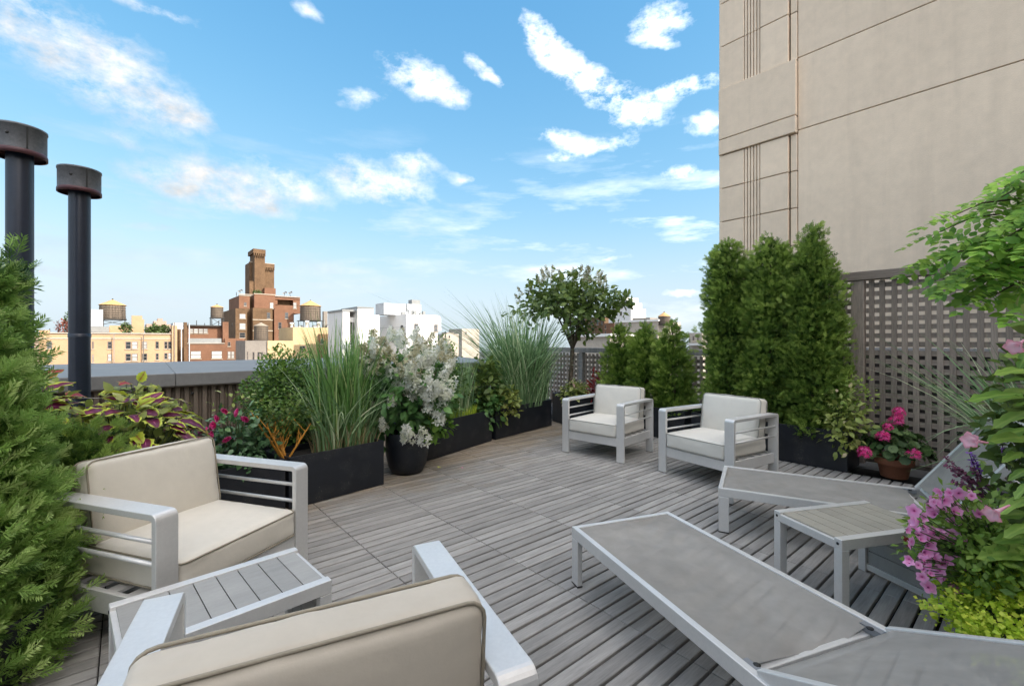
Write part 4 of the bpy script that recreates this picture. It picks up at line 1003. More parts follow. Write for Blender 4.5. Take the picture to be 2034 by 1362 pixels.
c4['label'] = 'off-white cushioned armchair in front of the tall evergreens beside the reclined lounger'

# ------------------------------------------------------------------ sun loungers
def sling_material():
    m = mat('grey woven sling', (.37, .35, .32), .72, 0, (2.6, .24), (11, .12), spec=.2)
    N, L = m.node_tree.nodes, m.node_tree.links
    p = N['Principled BSDF']; tc = N['Texture Coordinate'] if 'Texture Coordinate' in N else N.new('ShaderNodeTexCoord')
    w = N.new('ShaderNodeTexWave'); w.inputs['Scale'].default_value = 110; w.bands_direction = 'X'
    w2 = N.new('ShaderNodeTexWave'); w2.inputs['Scale'].default_value = 110; w2.bands_direction = 'Y'
    L.new(tc.outputs['Object'], w.inputs['Vector']); L.new(tc.outputs['Object'], w2.inputs['Vector'])
    a = N.new('ShaderNodeMath'); a.operation = 'MULTIPLY'; L.new(w.outputs['Fac'], a.inputs[0]); L.new(w2.outputs['Fac'], a.inputs[1])
    b = N.new('ShaderNodeBump'); b.inputs['Strength'].default_value = .25; b.inputs['Distance'].default_value = .002
    L.new(a.outputs[0], b.inputs['Height']); L.new(b.outputs[0], p.inputs['Normal'])
    tr = N.new('ShaderNodeBsdfTransparent'); mx = N.new('ShaderNodeMixShader')
    mx.inputs[0].default_value = .20
    L.new(p.outputs[0], mx.inputs[1]); L.new(tr.outputs[0], mx.inputs[2]); L.new(mx.outputs[0], N['Material Output'].inputs[0])
    return m
M['sling'] = sling_material()
def sling_mesh(w, l, sag, seed, folds=0.0, nx=16, ny=40, end_dip=0.0):
    V = []; F = []
    for j in range(ny+1):
        for i in range(nx+1):
            u = i/nx*2-1; v = j/ny
            z = -sag*(1-u*u)*min(1, 5*v+.2)*min(1, 5*(1-v)+.2)
            z += folds*(1-u**4)*(mnoise.noise(Vector((u*1.1+seed, v*7+u*1.4, seed)))*.9+.5*mnoise.noise(Vector((u*2+seed, v*15-u*2.5, 3))))
            z -= end_dip*max(0, (v-.9)/.1)**2*(1-u*u)
            V.append((u*w/2, v*l, z))
    for j in range(ny):
        for i in range(nx): a = j*(nx+1)+i; F.append((a, a+1, a+nx+2, a+nx+1))
    b = MB(); b.add(V, F, True); return b.mesh('sling', False)
def make_lounger(label, seat, back, ang, seed):
    t = thing('sun_lounger', label, 'sun lounger', group='grey sling sun loungers')
    A = M['aluminium']; W = .63; zt = .30
    for s in (-1, 1):
        bevel(box_part('side_rail', A, t, s*.302-.014, s*.302+.014, 0, seat+.72, zt-.058, zt), .003)
        for y in (.035, seat+.45):
            l = bevel(box_part('leg', A, t, s*.302-.0145, s*.302+.0145, y-.032, y+.032, .006, zt-.0585), .003)
            box_part('foot_pad', M['rubber'], l, s*.302-.015, s*.302+.015, y-.033, y+.033, 0, .006)
    bevel(box_part('foot_rail', A, t, -.288, .288, 0, .028, zt-.05, zt-.001), .003)
    bevel(box_part('cross_rail', A, t, -.288, .288, seat-.035, seat-.012, zt-.055, zt-.03), .003)
    bevel(box_part('cross_rail', A, t, -.288, .288, seat+.66, seat+.69, zt-.055, zt-.01), .003)
    link('sling', sling_mesh(.578, seat-.055, .020, seed, .017, end_dip=.02, nx=20, ny=70), M['sling'], t, (0, .029, zt-.006))
    for s in (-1, 1):
        MB().box(-.012, .012, -.035, .035, -.012, .012).build('hinge', M['aluminium_dark'], t, (s*.275, seat-.01, zt-.016))
        MB().lathe([(.010, 0), (.012, .004), (0, .006)], 8).build('bolt', M['rubber'], t, (s*.262, seat-.01, zt-.008))
    br = bpy.data.objects.new('backrest', None); C.objects.link(br); br.parent = t; br.location = (0, seat+.03, zt+.004); br.rotation_euler = (ang, 0, 0)
    br.empty_display_size = .1
    for s in (-1, 1): bevel(box_part('back_rail', A, br, s*.292-.014, s*.292+.014, 0, back, -.028, .012), .003)
    bevel(box_part('back_rail', A, br, -.278, .278, back-.026, back, -.026, .011), .003)
    bevel(box_part('back_rail', A, br, -.278, .278, .002, .024, -.030, -.012), .003)
    link('back_sling', sling_mesh(.558, back-.05, .010, seed+3, .002), M['sling'], br, (0, .025, .006))
    yb = seat+.03+math.cos(ang)*back*.6; zb = zt+math.sin(ang)*back*.6-.03
    for s in (-1, 1): MB().tube([(s*.25, yb, zb), (s*.25, seat+.62, zt-.03)], .009, 8).build('prop_rod', A, t)
    return t
l1 = make_lounger('nearer grey sling sun lounger with its backrest slightly raised, at the bottom right', 1.14, .78, math.radians(25), 2.0)
l1.location = (2.130, 1.556, 0); l1.rotation_euler = (0, 0, face((-.346, -.939)))
l2 = make_lounger('farther grey sling sun lounger with steeply raised backrest, beside the geranium pot', 1.15, .65, math.radians(54), 6.0)
l2.location = (3.367, 1.572, 0); l2.rotation_euler = (0, 0, face((.364, -.931)))

# ------------------------------------------------------------------ side tables
def make_table(label, slat_m):
    """aluminium frame with slatted top; one end closed by a slatted panel, the other on two open legs"""
    t = thing('side_table', label, 'side table', group='aluminium side tables')
    A = M['aluminium']; a, b, h = .31, .175, .385; e = .04
    for s in (-1, 1):
        bevel(box_part('long_rail', A, t, -a, a, s*b-e/2, s*b+e/2, h-.05, h), .0025)
        for x in (-a+.022, a-.022):
            bevel(box_part('leg', A, t, x-.022, x+.022, s*b-.0205, s*b+.0205, 0, h-.0505), .0025)
        for x in (-a,):
            MB().lathe([(.006, 0), (.007, .002), (0, .003)], 8).build('bolt', M['rubber'], t, (x, s*b, h-.022)).rotation_euler = (0, -PI/2, 0)
    for x in (-a+.012, a-.012): bevel(box_part('end_rail', A, t, x-.012, x+.012, -b+e/2, b-e/2, h-.05, h-.012), .002)
    n = 8; p = (2*a-.03)/n
    for k in range(n):
        x = -a+.015+k*p; box_part('slat', slat_m, t, x+.002, x+p-.002, -b+e/2+.001, b-e/2-.001, h-.018, h-.004)
    bevel(box_part('end_rail', A, t, a-.034, a-.010, -b+e/2, b-e/2, .012, .045), .002)
    n = 4; q = (h-.05-.047)/n
    for k in range(n):
        z = .047+k*q; box_part('panel_slat', M['slat_top'], t, a-.028, a-.014, -b+e/2+.003, b-e/2-.003, z+.002, z+q-.002)
    return t
t1 = make_table('low aluminium side table with grey slatted top between the two near armchairs', M['slat_top'])
t1.location = (.2787, 1.948, 0); t1.rotation_euler = (0, 0, math.atan2(.0756, .998))
t2 = make_table('low aluminium side table with tan slatted top between the two sun loungers', M['slat_tan'])
t2.location = (2.866, .650, 0); t2.rotation_euler = (0, 0, math.atan2(-.447, .895))

# ------------------------------------------------------------------ planters
def planter(label, p0, ang, l, d, h=.40, name='planter_box', group='black rectangular planters'):
    """open box standing with its front left corner at p0, running l along ang, d deep behind"""
    t = thing(name, label, 'planter', (p0[0], p0[1], 0), ang, group)
    w = .022
    for nm, b in (('front_panel', (0, l, 0, w)), ('back_panel', (0, l, d-w, d)), ('side_panel', (0, w, w+.0005, d-w-.0005)), ('side_panel', (l-w, l, w+.0005, d-w-.0005))):
        bevel(MB().box(b[0], b[1], b[2], b[3], .004, h).build(nm, M['planter'], t), .004)
    MB().box(w+.001, l-w-.001, w+.001, d-w-.001, .02, h-.05).build('soil', M['soil'], t)
    return t
R_ = math.radians
planter('black planter behind the left armchair holding the rose bush and orange twigs', (-.24, 3.66), R_(4.5), 1.17, .42)
planter('black planter holding the tall feathery grass, left of the round pot', (.955, 3.765), R_(8.0), .83, .42)
planter('black planter behind the feathery grass holding the rounded boxwood', (.66, 4.30), R_(8), .86, .36)
planter('black planter right of the round pot, holding boxwood and grass', (2.36, 4.29), R_(16.6), 1.31, .42)
planter('black planter holding the fountain grass, beside the far corner', (3.685, 4.675), R_(10.8), 1.31, .42)
planter('black planter in the far corner under the hydrangea tree', (5.12, 4.66), R_(-14), .80, .55, .46)
planter('black planter behind the far armchairs holding the three small evergreens', (5.42, 4.36), R_(-90), 1.36, .45)
planter('large black planter holding the tall evergreens in front of the lattice', (5.40, 2.90), R_(-90), 1.62, .44)
planter('black planter behind the left armchair holding the coleus', (-1.55, 3.30), R_(3), 1.25, .62, .42)

# round pot with the white hydrangea
def lathe_pot(name, label, cat, loc, prof, m, soil_r, soil_z, nsoil=24):
    t = thing(name, label, cat, loc)
    MB().lathe(prof, 40).build('pot_wall', m, t)
    MB().disc(soil_r, soil_z, 32).build('soil', M['soil'], t)
    return t
lathe_pot('round_pot', 'rounded black pot holding the white flowering hydrangea', 'pot', (2.13, 4.12, 0),
          [(0, .002), (.13, .002), (.155, .012), (.185, .08), (.205, .18), (.21, .28), (.205, .40), (.198, .405), (.190, .40), (.188, .33)], M['planter'], .189, .34)

# ------------------------------------------------------------------ plants
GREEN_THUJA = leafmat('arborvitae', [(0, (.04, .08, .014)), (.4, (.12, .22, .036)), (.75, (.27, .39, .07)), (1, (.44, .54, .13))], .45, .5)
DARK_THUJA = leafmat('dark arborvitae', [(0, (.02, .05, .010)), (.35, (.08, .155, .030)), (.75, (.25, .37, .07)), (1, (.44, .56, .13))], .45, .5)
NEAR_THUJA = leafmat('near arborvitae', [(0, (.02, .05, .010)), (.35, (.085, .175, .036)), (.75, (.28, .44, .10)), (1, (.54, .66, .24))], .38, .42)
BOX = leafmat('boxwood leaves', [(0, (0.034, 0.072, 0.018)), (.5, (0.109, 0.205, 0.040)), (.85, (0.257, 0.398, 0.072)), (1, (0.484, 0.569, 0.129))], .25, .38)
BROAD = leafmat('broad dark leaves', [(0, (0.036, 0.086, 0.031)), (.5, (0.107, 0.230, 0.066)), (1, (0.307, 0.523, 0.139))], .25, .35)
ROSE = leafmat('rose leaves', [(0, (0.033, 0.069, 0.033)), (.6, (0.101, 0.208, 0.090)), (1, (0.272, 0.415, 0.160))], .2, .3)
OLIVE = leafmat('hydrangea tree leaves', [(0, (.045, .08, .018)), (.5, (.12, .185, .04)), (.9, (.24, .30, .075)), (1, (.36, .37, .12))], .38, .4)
GRASS = leafmat('silver grass', [(0, (0.105, 0.197, 0.081)), (.5, (0.231, 0.382, 0.174)), (.85, (0.394, 0.544, 0.290)), (1, (0.787, 0.833, 0.555))], .3, .42)
GRASS_G = leafmat('green grass', [(0, (0.084, 0.179, 0.046)), (.5, (0.179, 0.347, 0.095)), (.85, (0.294, 0.473, 0.157)), (1, (0.588, 0.650, 0.294))], .3, .42)
STRAW = leafmat('dry grass', [(0, (0.200, 0.150, 0.075)), (1, (0.475, 0.375, 0.200))], .3, .6)
LIME = leafmat('lime leaves', [(0, (0.210, 0.350, 0.026)), (.5, (0.490, 0.665, 0.052)), (1, (0.850, 0.850, 0.140))], .35, .4)
BRIGHT = leafmat('bright green leaves', [(0, (.05, .11, .02)), (.5, (.15, .27, .045)), (1, (.30, .42, .09))], .4, .38, rand=.25)
VINE = leafmat('vine leaflets', [(0, (0.081, 0.201, 0.037)), (.45, (0.201, 0.402, 0.060)), (1, (0.483, 0.684, 0.110))], .45, .38, rand=.40)
PETUNIA = leafmat('pink petunia petals', [(0, (.50, .05, .24)), (.2, (.82, .22, .52)), (1, (.86, .42, .70))], .38, .5, rand=.12)
ROSEPINK = leafmat('hot pink petals', [(0, (0.625, 0.025, 0.175)), (.5, (0.825, 0.050, 0.300)), (1, (0.850, 0.200, 0.475))], .3, .5)
PALEPINK = leafmat('pale pink petals', [(0, (0.825, 0.275, 0.375)), (.6, (0.850, 0.525, 0.625)), (1, (0.850, 0.750, 0.775))], .35, .5)
WHITE = leafmat('white petals', [(0, (.66, .68, .50)), (.4, (.84, .84, .74)), (1, (.88, .88, .84))], .5, .6)
DUSTY = leafmat('fading cream petals', [(0, (.36, .33, .17)), (.5, (.58, .54, .36)), (1, (.74, .71, .56))], .35, .6)
MAUVE = leafmat('fading flower heads', [(0, (.24, .25, .13)), (.6, (.40, .39, .24)), (1, (.58, .54, .38))], .4, .6)
VIOLET = leafmat('violet florets', [(0, (0.100, 0.025, 0.200)), (1, (0.300, 0.100, 0.475))], .2, .6)
MAROON = leafmat('maroon florets', [(0, (0.088, 0.025, 0.050)), (1, (0.250, 0.075, 0.138))], .2, .6)
COLEUS = leafmat('coleus leaf, plum heart and lime edge', [(0, (0.450, 0.125, 0.250)), (.05, (0.150, 0.015, 0.069)), (.50, (0.125, 0.013, 0.050)), (.60, (0.250, 0.088, 0.025)), (.70, (0.425, 0.500, 0.044)), (1, (0.625, 0.700, 0.112))], .25, .42, rand=.3)
COLEUS_RED = leafmat('coleus leaf, red heart', [(0, (0.375, 0.037, 0.037)), (.55, (0.300, 0.031, 0.037)), (.8, (0.250, 0.188, 0.025)), (1, (0.425, 0.400, 0.075))], .25, .42, rand=.3)
COLEUS_LIME = leafmat('coleus leaf, lime', [(0, (0.250, 0.062, 0.037)), (.14, (0.350, 0.325, 0.037)), (.4, (0.425, 0.500, 0.037)), (1, (0.575, 0.650, 0.088))], .3, .42, rand=.3)
COLEUS_MIX = leafmat('coleus mixed', [(0, (.16, .045, .045)), (.25, (.20, .22, .05)), (.6, (.30, .37, .09)), (.85, (.48, .50, .20)), (1, (.55, .36, .30))], .3, .45)
SPRAY = spray_base(6, .125, .52, 1)
SPRAY_FINE = spray_base(9, .085, .50, 2)
SMALL = leaf_base(.62, 1, .12, .15)
MED = leaf_base(.58, 2, .16, .28)
NARROW = leaf_base(.34, 2, .2, .3)

def evergreen(name, label, loc, h, rad, n, size, seed, m, base, shape, lump=.22, group=None, ztrunk=.3, tilt=0, fill=True, freq=3.0):
    t = thing(name, label, 'evergreen', loc, 0, group)
    MB().tube([(0, 0, -ztrunk), (.01, 0, h*.5), (0, .01, h*.92)], [.035, .025, .006], 8).build('trunk', M['bark'], t)
    conifer('foliage', 'foliage', n, h, shape, 0, seed, size, base, m, t, lump, .42, freq=freq)
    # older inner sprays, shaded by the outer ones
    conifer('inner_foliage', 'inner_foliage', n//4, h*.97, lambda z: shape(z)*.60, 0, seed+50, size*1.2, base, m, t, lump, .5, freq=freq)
    if tilt: t.rotation_euler = (tilt, 0, 0)
    return t
def taper(r, top=.75, p=2.2, foot=.85):
    return lambda z: r*(foot+(1-foot)*min(1, z*4))*(1-max(0, (z-top)/(1-top))**p*.97)*(1-.10*z)
# big evergreen at the left, close by
np_ = at(1.72, -2.02); lathe_pot('round_pot', 'dark pot almost hidden under the near evergreen at the left', 'pot', (np_.x, np_.y, 0), [(0, .002), (.15, .002), (.17, .02), (.20, .26), (.19, .265), (.18, .23)], M['planter'], .18, .235)
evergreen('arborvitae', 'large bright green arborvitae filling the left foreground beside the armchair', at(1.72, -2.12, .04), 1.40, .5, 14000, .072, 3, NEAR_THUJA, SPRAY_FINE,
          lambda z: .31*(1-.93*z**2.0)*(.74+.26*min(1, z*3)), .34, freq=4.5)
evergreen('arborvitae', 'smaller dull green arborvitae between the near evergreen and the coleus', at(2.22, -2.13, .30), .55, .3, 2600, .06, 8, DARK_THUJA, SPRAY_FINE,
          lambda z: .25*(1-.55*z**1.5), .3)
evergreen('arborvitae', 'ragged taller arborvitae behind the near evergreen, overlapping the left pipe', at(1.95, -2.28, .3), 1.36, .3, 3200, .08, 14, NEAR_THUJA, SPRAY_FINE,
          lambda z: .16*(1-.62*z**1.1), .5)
# tall clipped evergreens against the lattice
for k, (y, h, n, lab) in enumerate(((2.53, 2.17, 9000, 'leftmost of the three tall dark evergreens in the large black planter'),
                                    (2.05, 2.17, 9000, 'middle one of the three tall dark evergreens in the large black planter'),
                                    (1.64, 2.20, 9000, 'pointed rightmost of the three tall dark evergreens, against the lattice'))):
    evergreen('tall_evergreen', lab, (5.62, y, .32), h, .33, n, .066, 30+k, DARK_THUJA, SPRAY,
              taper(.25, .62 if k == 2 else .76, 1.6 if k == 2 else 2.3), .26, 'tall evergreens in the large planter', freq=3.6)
for k, (y, h, lab) in enumerate(((4.13, 1.22, 'leftmost of the three small evergreens behind the far armchairs'),
                                 (3.70, 1.22, 'middle one of the three small evergreens behind the far armchairs'),
                                 (3.27, 1.22, 'rightmost of the three small evergreens behind the far armchairs'))):
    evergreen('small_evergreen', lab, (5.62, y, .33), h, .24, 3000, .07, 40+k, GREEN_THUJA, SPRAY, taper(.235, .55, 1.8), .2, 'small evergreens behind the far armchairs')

def shrub(name, label, cat, loc, parts, trunk=None, group=None):
    t = thing(name, label, cat, loc, 0, group)
    if trunk: stems('stem', trunk[0], trunk[1], trunk[2], trunk[3], t)
    for (nm, n, c, rad, seed, size, base, m, kw) in parts: bush(nm, n, c, rad, seed, size, base, m, t, **kw)
    return t
def fan(n, c, rad, z0=0.0, r=.06, seed=0, lift=1.0):
    q = random.Random(seed); out = []
    for k in range(n):
        a = q.random()*2*PI; e = q.random()**.6
        out.append(((r*q.uniform(-1, 1), r*q.uniform(-1, 1), z0), (c[0]+rad[0]*e*math.cos(a), c[1]+rad[1]*e*math.sin(a), c[2]+rad[2]*q.uniform(.0, .8)*lift)))
    return out
# boxwood, rose, orange twig shrub
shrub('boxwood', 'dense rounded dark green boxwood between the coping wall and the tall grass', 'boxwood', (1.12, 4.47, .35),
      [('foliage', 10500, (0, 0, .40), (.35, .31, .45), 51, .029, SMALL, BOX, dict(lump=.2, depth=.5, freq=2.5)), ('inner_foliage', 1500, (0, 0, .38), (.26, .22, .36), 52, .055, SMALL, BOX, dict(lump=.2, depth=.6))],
      (fan(26, (0, 0, .35), (.25, .25, .3), 0, .05, 1), .012, .004, M['stem_brown']))
rose = shrub('rose_bush', 'low rose bush with hot pink blooms beside the left armchair', 'rose bush', (.64, 3.94, .33),
      [('foliage', 1000, (-.02, 0, .17), (.25, .22, .25), 55, .055, MED, ROSE, dict(lump=.35, depth=.6)), ('young_foliage', 40, (.0, .02, .46), (.20, .16, .12), 56, .045, MED, COLEUS_MIX, dict(lump=.3))],
      (fan(16, (0, 0, .25), (.26, .2, .24), 0, .06, 2), .008, .003, M['stem']))
def rose_flower():
    r = np.random.default_rng(5); n = 26; a = np.arange(n)*2.4; q = np.sqrt(np.arange(n)/n)
    d = unit(np.stack([np.cos(a)*q*1.3, np.sin(a)*q*1.3, 1.0-q*.7], -1)); nr = unit(np.stack([-np.cos(a)*.6, -np.sin(a)*.6, .8+0*a], -1))
    me = scatter_mesh('blossom', leaf_base(.95, 2, .3, -.25), np.stack([np.cos(a)*q*.006, np.sin(a)*q*.006, 0*a], -1), frames(d, nr), .016+.016*q, .2+.7*r.random(n)); me.materials.append(ROSEPINK); return me
rm = rose_flower()
for (r_, f_, z) in ((-.15, .10, .475), (-.19, .12, .42), (-.20, .14, .375), (-.225, .16, .31), (-.075, .22, .30), (-.08, .12, .46), (.03, .16, .43), (-.27, .1, .36)):
    v_ = RGT*(r_+.17)-FWD*(f_+.07); x, y = v_.x, v_.y
    place(link('blossom', rm, None, rose), (x, y, z), (random.uniform(-.5, .5), -.4, .5), (random.uniform(-.4, .4), -.8, .7), random.uniform(.9, 1.25))
tw = shrub('twig_shrub', 'small shrub with glowing orange twigs in front of the boxwood', 'shrub', (.95, 3.86, .36), [('foliage', 260, (0, .02, .34), (.20, .14, .13), 58, .035, SMALL, OLIVE, dict(lump=.35, depth=.7)), ('dark_foliage', 260, (.05, .08, .38), (.24, .15, .19), 59, .032, SMALL, BOX, dict(lump=.3, depth=.7))])
def twigs(t):
    b = MB(); q = random.Random(3)
    for k in range(7):
        a = q.uniform(0, 2*PI); l = q.uniform(.24, .36); p0 = Vector((q.uniform(-.02, .02), q.uniform(-.02, .02), -.03)); p1 = p0+Vector((math.cos(a)*l*.4, math.sin(a)*l*.25, l*.6)); p2 = p1+Vector((math.cos(a)*l*.35, math.sin(a)*l*.2, l*.5))
        b.tube([p0, p1, p2], [.0095, .008, .004], 6, False)
        for j in range(5):
            s = p1.lerp(p2, q.random()) if j > 1 else p0.lerp(p1, q.uniform(.4, 1)); e = s+Vector((q.uniform(-.09, .09), q.uniform(-.06, .06), q.uniform(.06, .15)))
            b.tube([s, e], [.0042, .0018], 5, False)
    b.build('twigs', M['stem_orange'], t)
twigs(tw)
# tall grass left of the pot
def grass(name, label, loc, specs, group=None):
    t = thing(name, label, 'ornamental grass', loc, 0, group)
    for (nm, n, c, sp, h, lean, droop, w, seed, m, kw) in specs: blades(nm, n, c, sp, h, lean, droop, w, seed, m, t, **kw)
    return t
grass('feather_grass', 'tall upright green feathery grass left of the white hydrangea', (1.47, 4.05, .35),
      [('blades', 380, (0, 0, 0), (.19, .12), 1.22, .25, .16, .014, 60, GRASS_G, dict(hv=.4)), ('arching_blades', 190, (0, -.04, 0), (.28, .10), .86, .70, .55, .013, 61, GRASS, dict(hv=.4)),
       ('dry_blades', 190, (0, -.05, 0), (.30, .12), .34, .5, .2, .006, 62, STRAW, dict(hv=.6))])
# feather plumes: fine dry heads leaning from the grass top
# white hydrangea
def panicle(n, rr, seed, m, cone=1.6, ps=.013):
    me = petal_cluster(n, rr, ps, seed, cone); me.materials.append(m); return me
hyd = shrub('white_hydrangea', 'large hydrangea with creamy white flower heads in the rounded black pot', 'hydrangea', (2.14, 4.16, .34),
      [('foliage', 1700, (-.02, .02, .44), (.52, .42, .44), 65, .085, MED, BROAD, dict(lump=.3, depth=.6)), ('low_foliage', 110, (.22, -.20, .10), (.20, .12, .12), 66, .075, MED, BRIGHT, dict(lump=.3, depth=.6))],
      (fan(26, (0, 0, .5), (.36, .3, .3), -.02, .07, 5), .009, .004, M['stem_brown']))
pm = [panicle(38, .066, 70+k, WHITE, 1.4, .036) for k in range(3)]+[panicle(36, .060, 80+k, DUSTY, 1.4, .031) for k in range(2)]
def hyd_heads():
    q = random.Random(12)
    spots = []
    def put(r_, up, f_, w): v = RGT*r_-FWD*f_; spots.append((v.x, v.y, up, w))
    for k in range(30):                                   # dome of fading heads over the whole crown
        a = q.uniform(0, 2*PI); e = math.sqrt(q.random())
        put(-.06+.54*e*math.cos(a), .54+.42*math.sqrt(max(0, 1-e*e))*q.uniform(.92, 1.05), .40*e*math.sin(a), 1)
    for k in range(26):                                   # whitest heads spilling down the right flank
        u = q.random(); a = q.uniform(0, 2*PI); e = math.sqrt(u); put(.24+.25*e*math.cos(a), .56+.25*e*math.sin(a), .36+q.uniform(-.05, .06)-.10*e, 0)
    for k in range(14): put(q.uniform(-.42, .10), q.uniform(.62, .84), .34+q.uniform(-.05, .05), 1)
    for r_, up, f_ in ((-.12, .14, .36), (.10, .04, .34), (.24, .02, .28), (-.04, .36, .40), (.34, .20, .2)): put(r_, up, f_, 0)
    for (x, y, z, w) in spots:
        o = link('flower_head', pm[3+q.randrange(2)] if (w and q.random() < .72) else pm[q.randrange(3)], None, hyd)
        place(o, (x, y, z), (q.uniform(-1, 1), q.uniform(-1, 1), .15), (x*1.2-.10, y*1.2-.12, .75), q.uniform(.75, 1.2))
hyd_heads()
# between pot and corner
shrub('boxwood', 'dark green boxwood just behind the white hydrangea', 'boxwood', (2.80, 4.70, .34),
      [('foliage', 4200, (0, 0, .46), (.38, .24, .48), 73, .036, SMALL, BOX, dict(lump=.25, depth=.5))], (fan(14, (0, 0, .35), (.2, .15, .3), 0, .05, 7), .010, .004, M['stem_brown']))
grass('upright_grass', 'narrow upright blue green grass right of the white hydrangea', (3.12, 4.70, .35),
      [('blades', 330, (0, 0, 0), (.20, .11), .80, .16, .08, .010, 75, GRASS, dict(rz=.29, hv=.45)), ('short_blades', 260, (0, -.05, 0), (.28, .12), .18, .4, .1, .006, 76, LIME, dict(rz=.29))])
mand = shrub('mandevilla', 'mandevilla with glossy leaves and single pale pink flowers between the two grasses', 'mandevilla', (3.62, 4.80, .35),
      [('foliage', 620, (0, 0, .30), (.20, .17, .40), 78, .085, MED, OLIVE, dict(lump=.35, depth=.6)), ('dark_foliage', 260, (-.02, -.06, .08), (.20, .14, .2), 79, .08, MED, BROAD, dict(lump=.3))],
      (fan(10, (0, 0, .35), (.12, .12, .3), 0, .04, 8), .006, .003, M['stem']))
shrub('coleus', 'cream and green coleus trailing over the planter below the mandevilla', 'coleus', (3.92, 4.79, .36),
      [('foliage', 330, (0, -.03, .09), (.20, .16, .22), 80, .065, MED, COLEUS_MIX, dict(lump=.3, depth=.6))], (fan(8, (0, 0, .1), (.12, .1, .1), 0, .04, 8), .005, .003, M['stem']))
grass('fountain_grass', 'big silvery fountain grass arching over the planter left of the hydrangea tree', (4.45, 5.02, .34),
      [('blades', 620, (0, 0, 0), (.40, .17), 1.66, .48, .62, .019, 82, GRASS, dict(rz=.19, hv=.35)), ('arching_blades', 520, (.08, -.05, 0), (.46, .16), 1.12, .60, .72, .011, 83, GRASS, dict(rz=.19, hv=.45)),
       ('left_blades', 170, (-.1, 0, 0), (.2, .12), 1.72, .60, .20, .013, 84, GRASS, dict(rz=.19, bias=(-.75, .35)))])
shrub('lime_shrub', 'yellow green leafy shrub at the left foot of the fountain grass', 'shrub', (4.02, 5.02, .35), [('foliage', 650, (0, 0, .48), (.24, .16, .26), 86, .05, MED, GRASS_G, dict(lump=.3, depth=.6))], (fan(8, (0, 0, .4), (.15, .1, .2), 0, .04, 8), .006, .003, M['stem']))
# hydrangea tree
def hydrangea_tree():
    t = thing('hydrangea_tree', 'standard hydrangea tree with rounded olive crown and fading flower heads in the far corner', 'tree', (5.42, 4.98, .36))
    b = MB(); cz = 1.50; q = random.Random(21)
    b.tube([(0, 0, -.05), (.03, -.02, .45), (.05, -.03, .80)], [.042, .036, .034], 10)
    fork = Vector((.05, -.03, .80))
    for k in range(9):
        a = k*2*PI/9+q.uniform(-.3, .3); e = q.uniform(.35, .8)
        mid = fork+Vector((math.cos(a)*.16*e, math.sin(a)*.16*e, .24)); end = Vector((math.cos(a)*.62*e, math.sin(a)*.62*e, cz-.02+.3*q.random()))
        b.tube([fork, mid, (mid+end)/2+Vector((0, 0, .03)), end], [.022, .017, .011, .005], 7, False)
        for j in range(3):
            s = mid.lerp(end, q.uniform(.3, .9)); b.tube([s, s+Vector((q.uniform(-.25, .25), q.uniform(-.25, .25), q.uniform(.05, .28)))], [.008, .003], 5, False)
    b.build('trunk', M['bark'], t)
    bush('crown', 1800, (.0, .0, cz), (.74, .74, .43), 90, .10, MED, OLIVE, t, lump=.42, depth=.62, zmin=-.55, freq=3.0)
    bush('low_leaves', 220, (.16, -.10, 1.12), (.30, .28, .16), 91, .085, MED, OLIVE, t, lump=.4, depth=.8)
    p = RGT*.78; bush('side_branch_leaves', 90, (p.x, p.y, cz+.06), (.22, .22, .12), 92, .09, MED, OLIVE, t, lump=.4, depth=.8)
    heads = [panicle(70, .055, 93+k, MAUVE, 1.9, .020) for k in range(2)]+[panicle(60, .05, 96, DUSTY, 1.8, .018)]
    for k in range(22):
        a = q.uniform(0, 2*PI); e = math.sqrt(q.random())*.98
        place(link('flower_head', heads[k % 3], None, t), (.70*e*math.cos(a), .70*e*math.sin(a), cz+.05+.40*math.sqrt(max(.03, 1-e*e))*q.uniform(.95, 1.12)), (q.uniform(-1, 1), q.uniform(-1, 1), .1), (math.cos(a)*e*.6, math.sin(a)*e*.6, .9), q.uniform(.8, 1.2))
    for dl, dz in ((.92, .13), (.86, .10), (-.80, .05), (-.76, .16)):
        p = RGT*dl; place(link('flower_head', heads[0], None, t), (p.x, p.y, cz+dz), (.2, .9, 0), (p.x*.6, p.y*.6, .8), .8)
hydrangea_tree()
shrub('coleus', 'yellow green coleus under the hydrangea tree in the far corner planter', 'coleus', (5.36, 4.80, .40), [('foliage', 420, (0, 0, .10), (.24, .16, .17), 100, .07, MED, COLEUS_MIX, dict(lump=.3, depth=.6, rlo=.4))], (fan(8, (0, 0, .1), (.15, .1, .1), 0, .04, 8), .006, .003, M['stem']))
RED = leafmat('red croton leaves', [(0, (0.125, 0.015, 0.015)), (.6, (0.325, 0.037, 0.037)), (1, (0.375, 0.200, 0.062))], .25, .4)
shrub('red_croton', 'dark red leaved shrub right of the yellow coleus in the far corner', 'shrub', (5.62, 4.52, .38), [('foliage', 300, (0, 0, .14), (.18, .17, .28), 101, .08, NARROW, RED, dict(lump=.35, depth=.6, up=.8))], (fan(8, (0, 0, .15), (.1, .1, .2), 0, .04, 9), .006, .003, M['stem_brown']))
shrub('coleus', 'variegated pink and green coleus at the right end of the large evergreen planter', 'coleus', (5.50, 1.36, .38),
      [('foliage', 420, (-.02, -.02, .10), (.21, .20, .30), 104, .062, MED, COLEUS_MIX, dict(lump=.35, depth=.6, rlo=.3)), ('green_foliage', 700, (.10, .0, .34), (.20, .22, .28), 105, .038, SMALL, DARK_THUJA, dict(lump=.3, depth=.6, rlo=.5))], (fan(8, (0, 0, .15), (.12, .12, .3), 0, .04, 9), .006, .003, M['stem']))
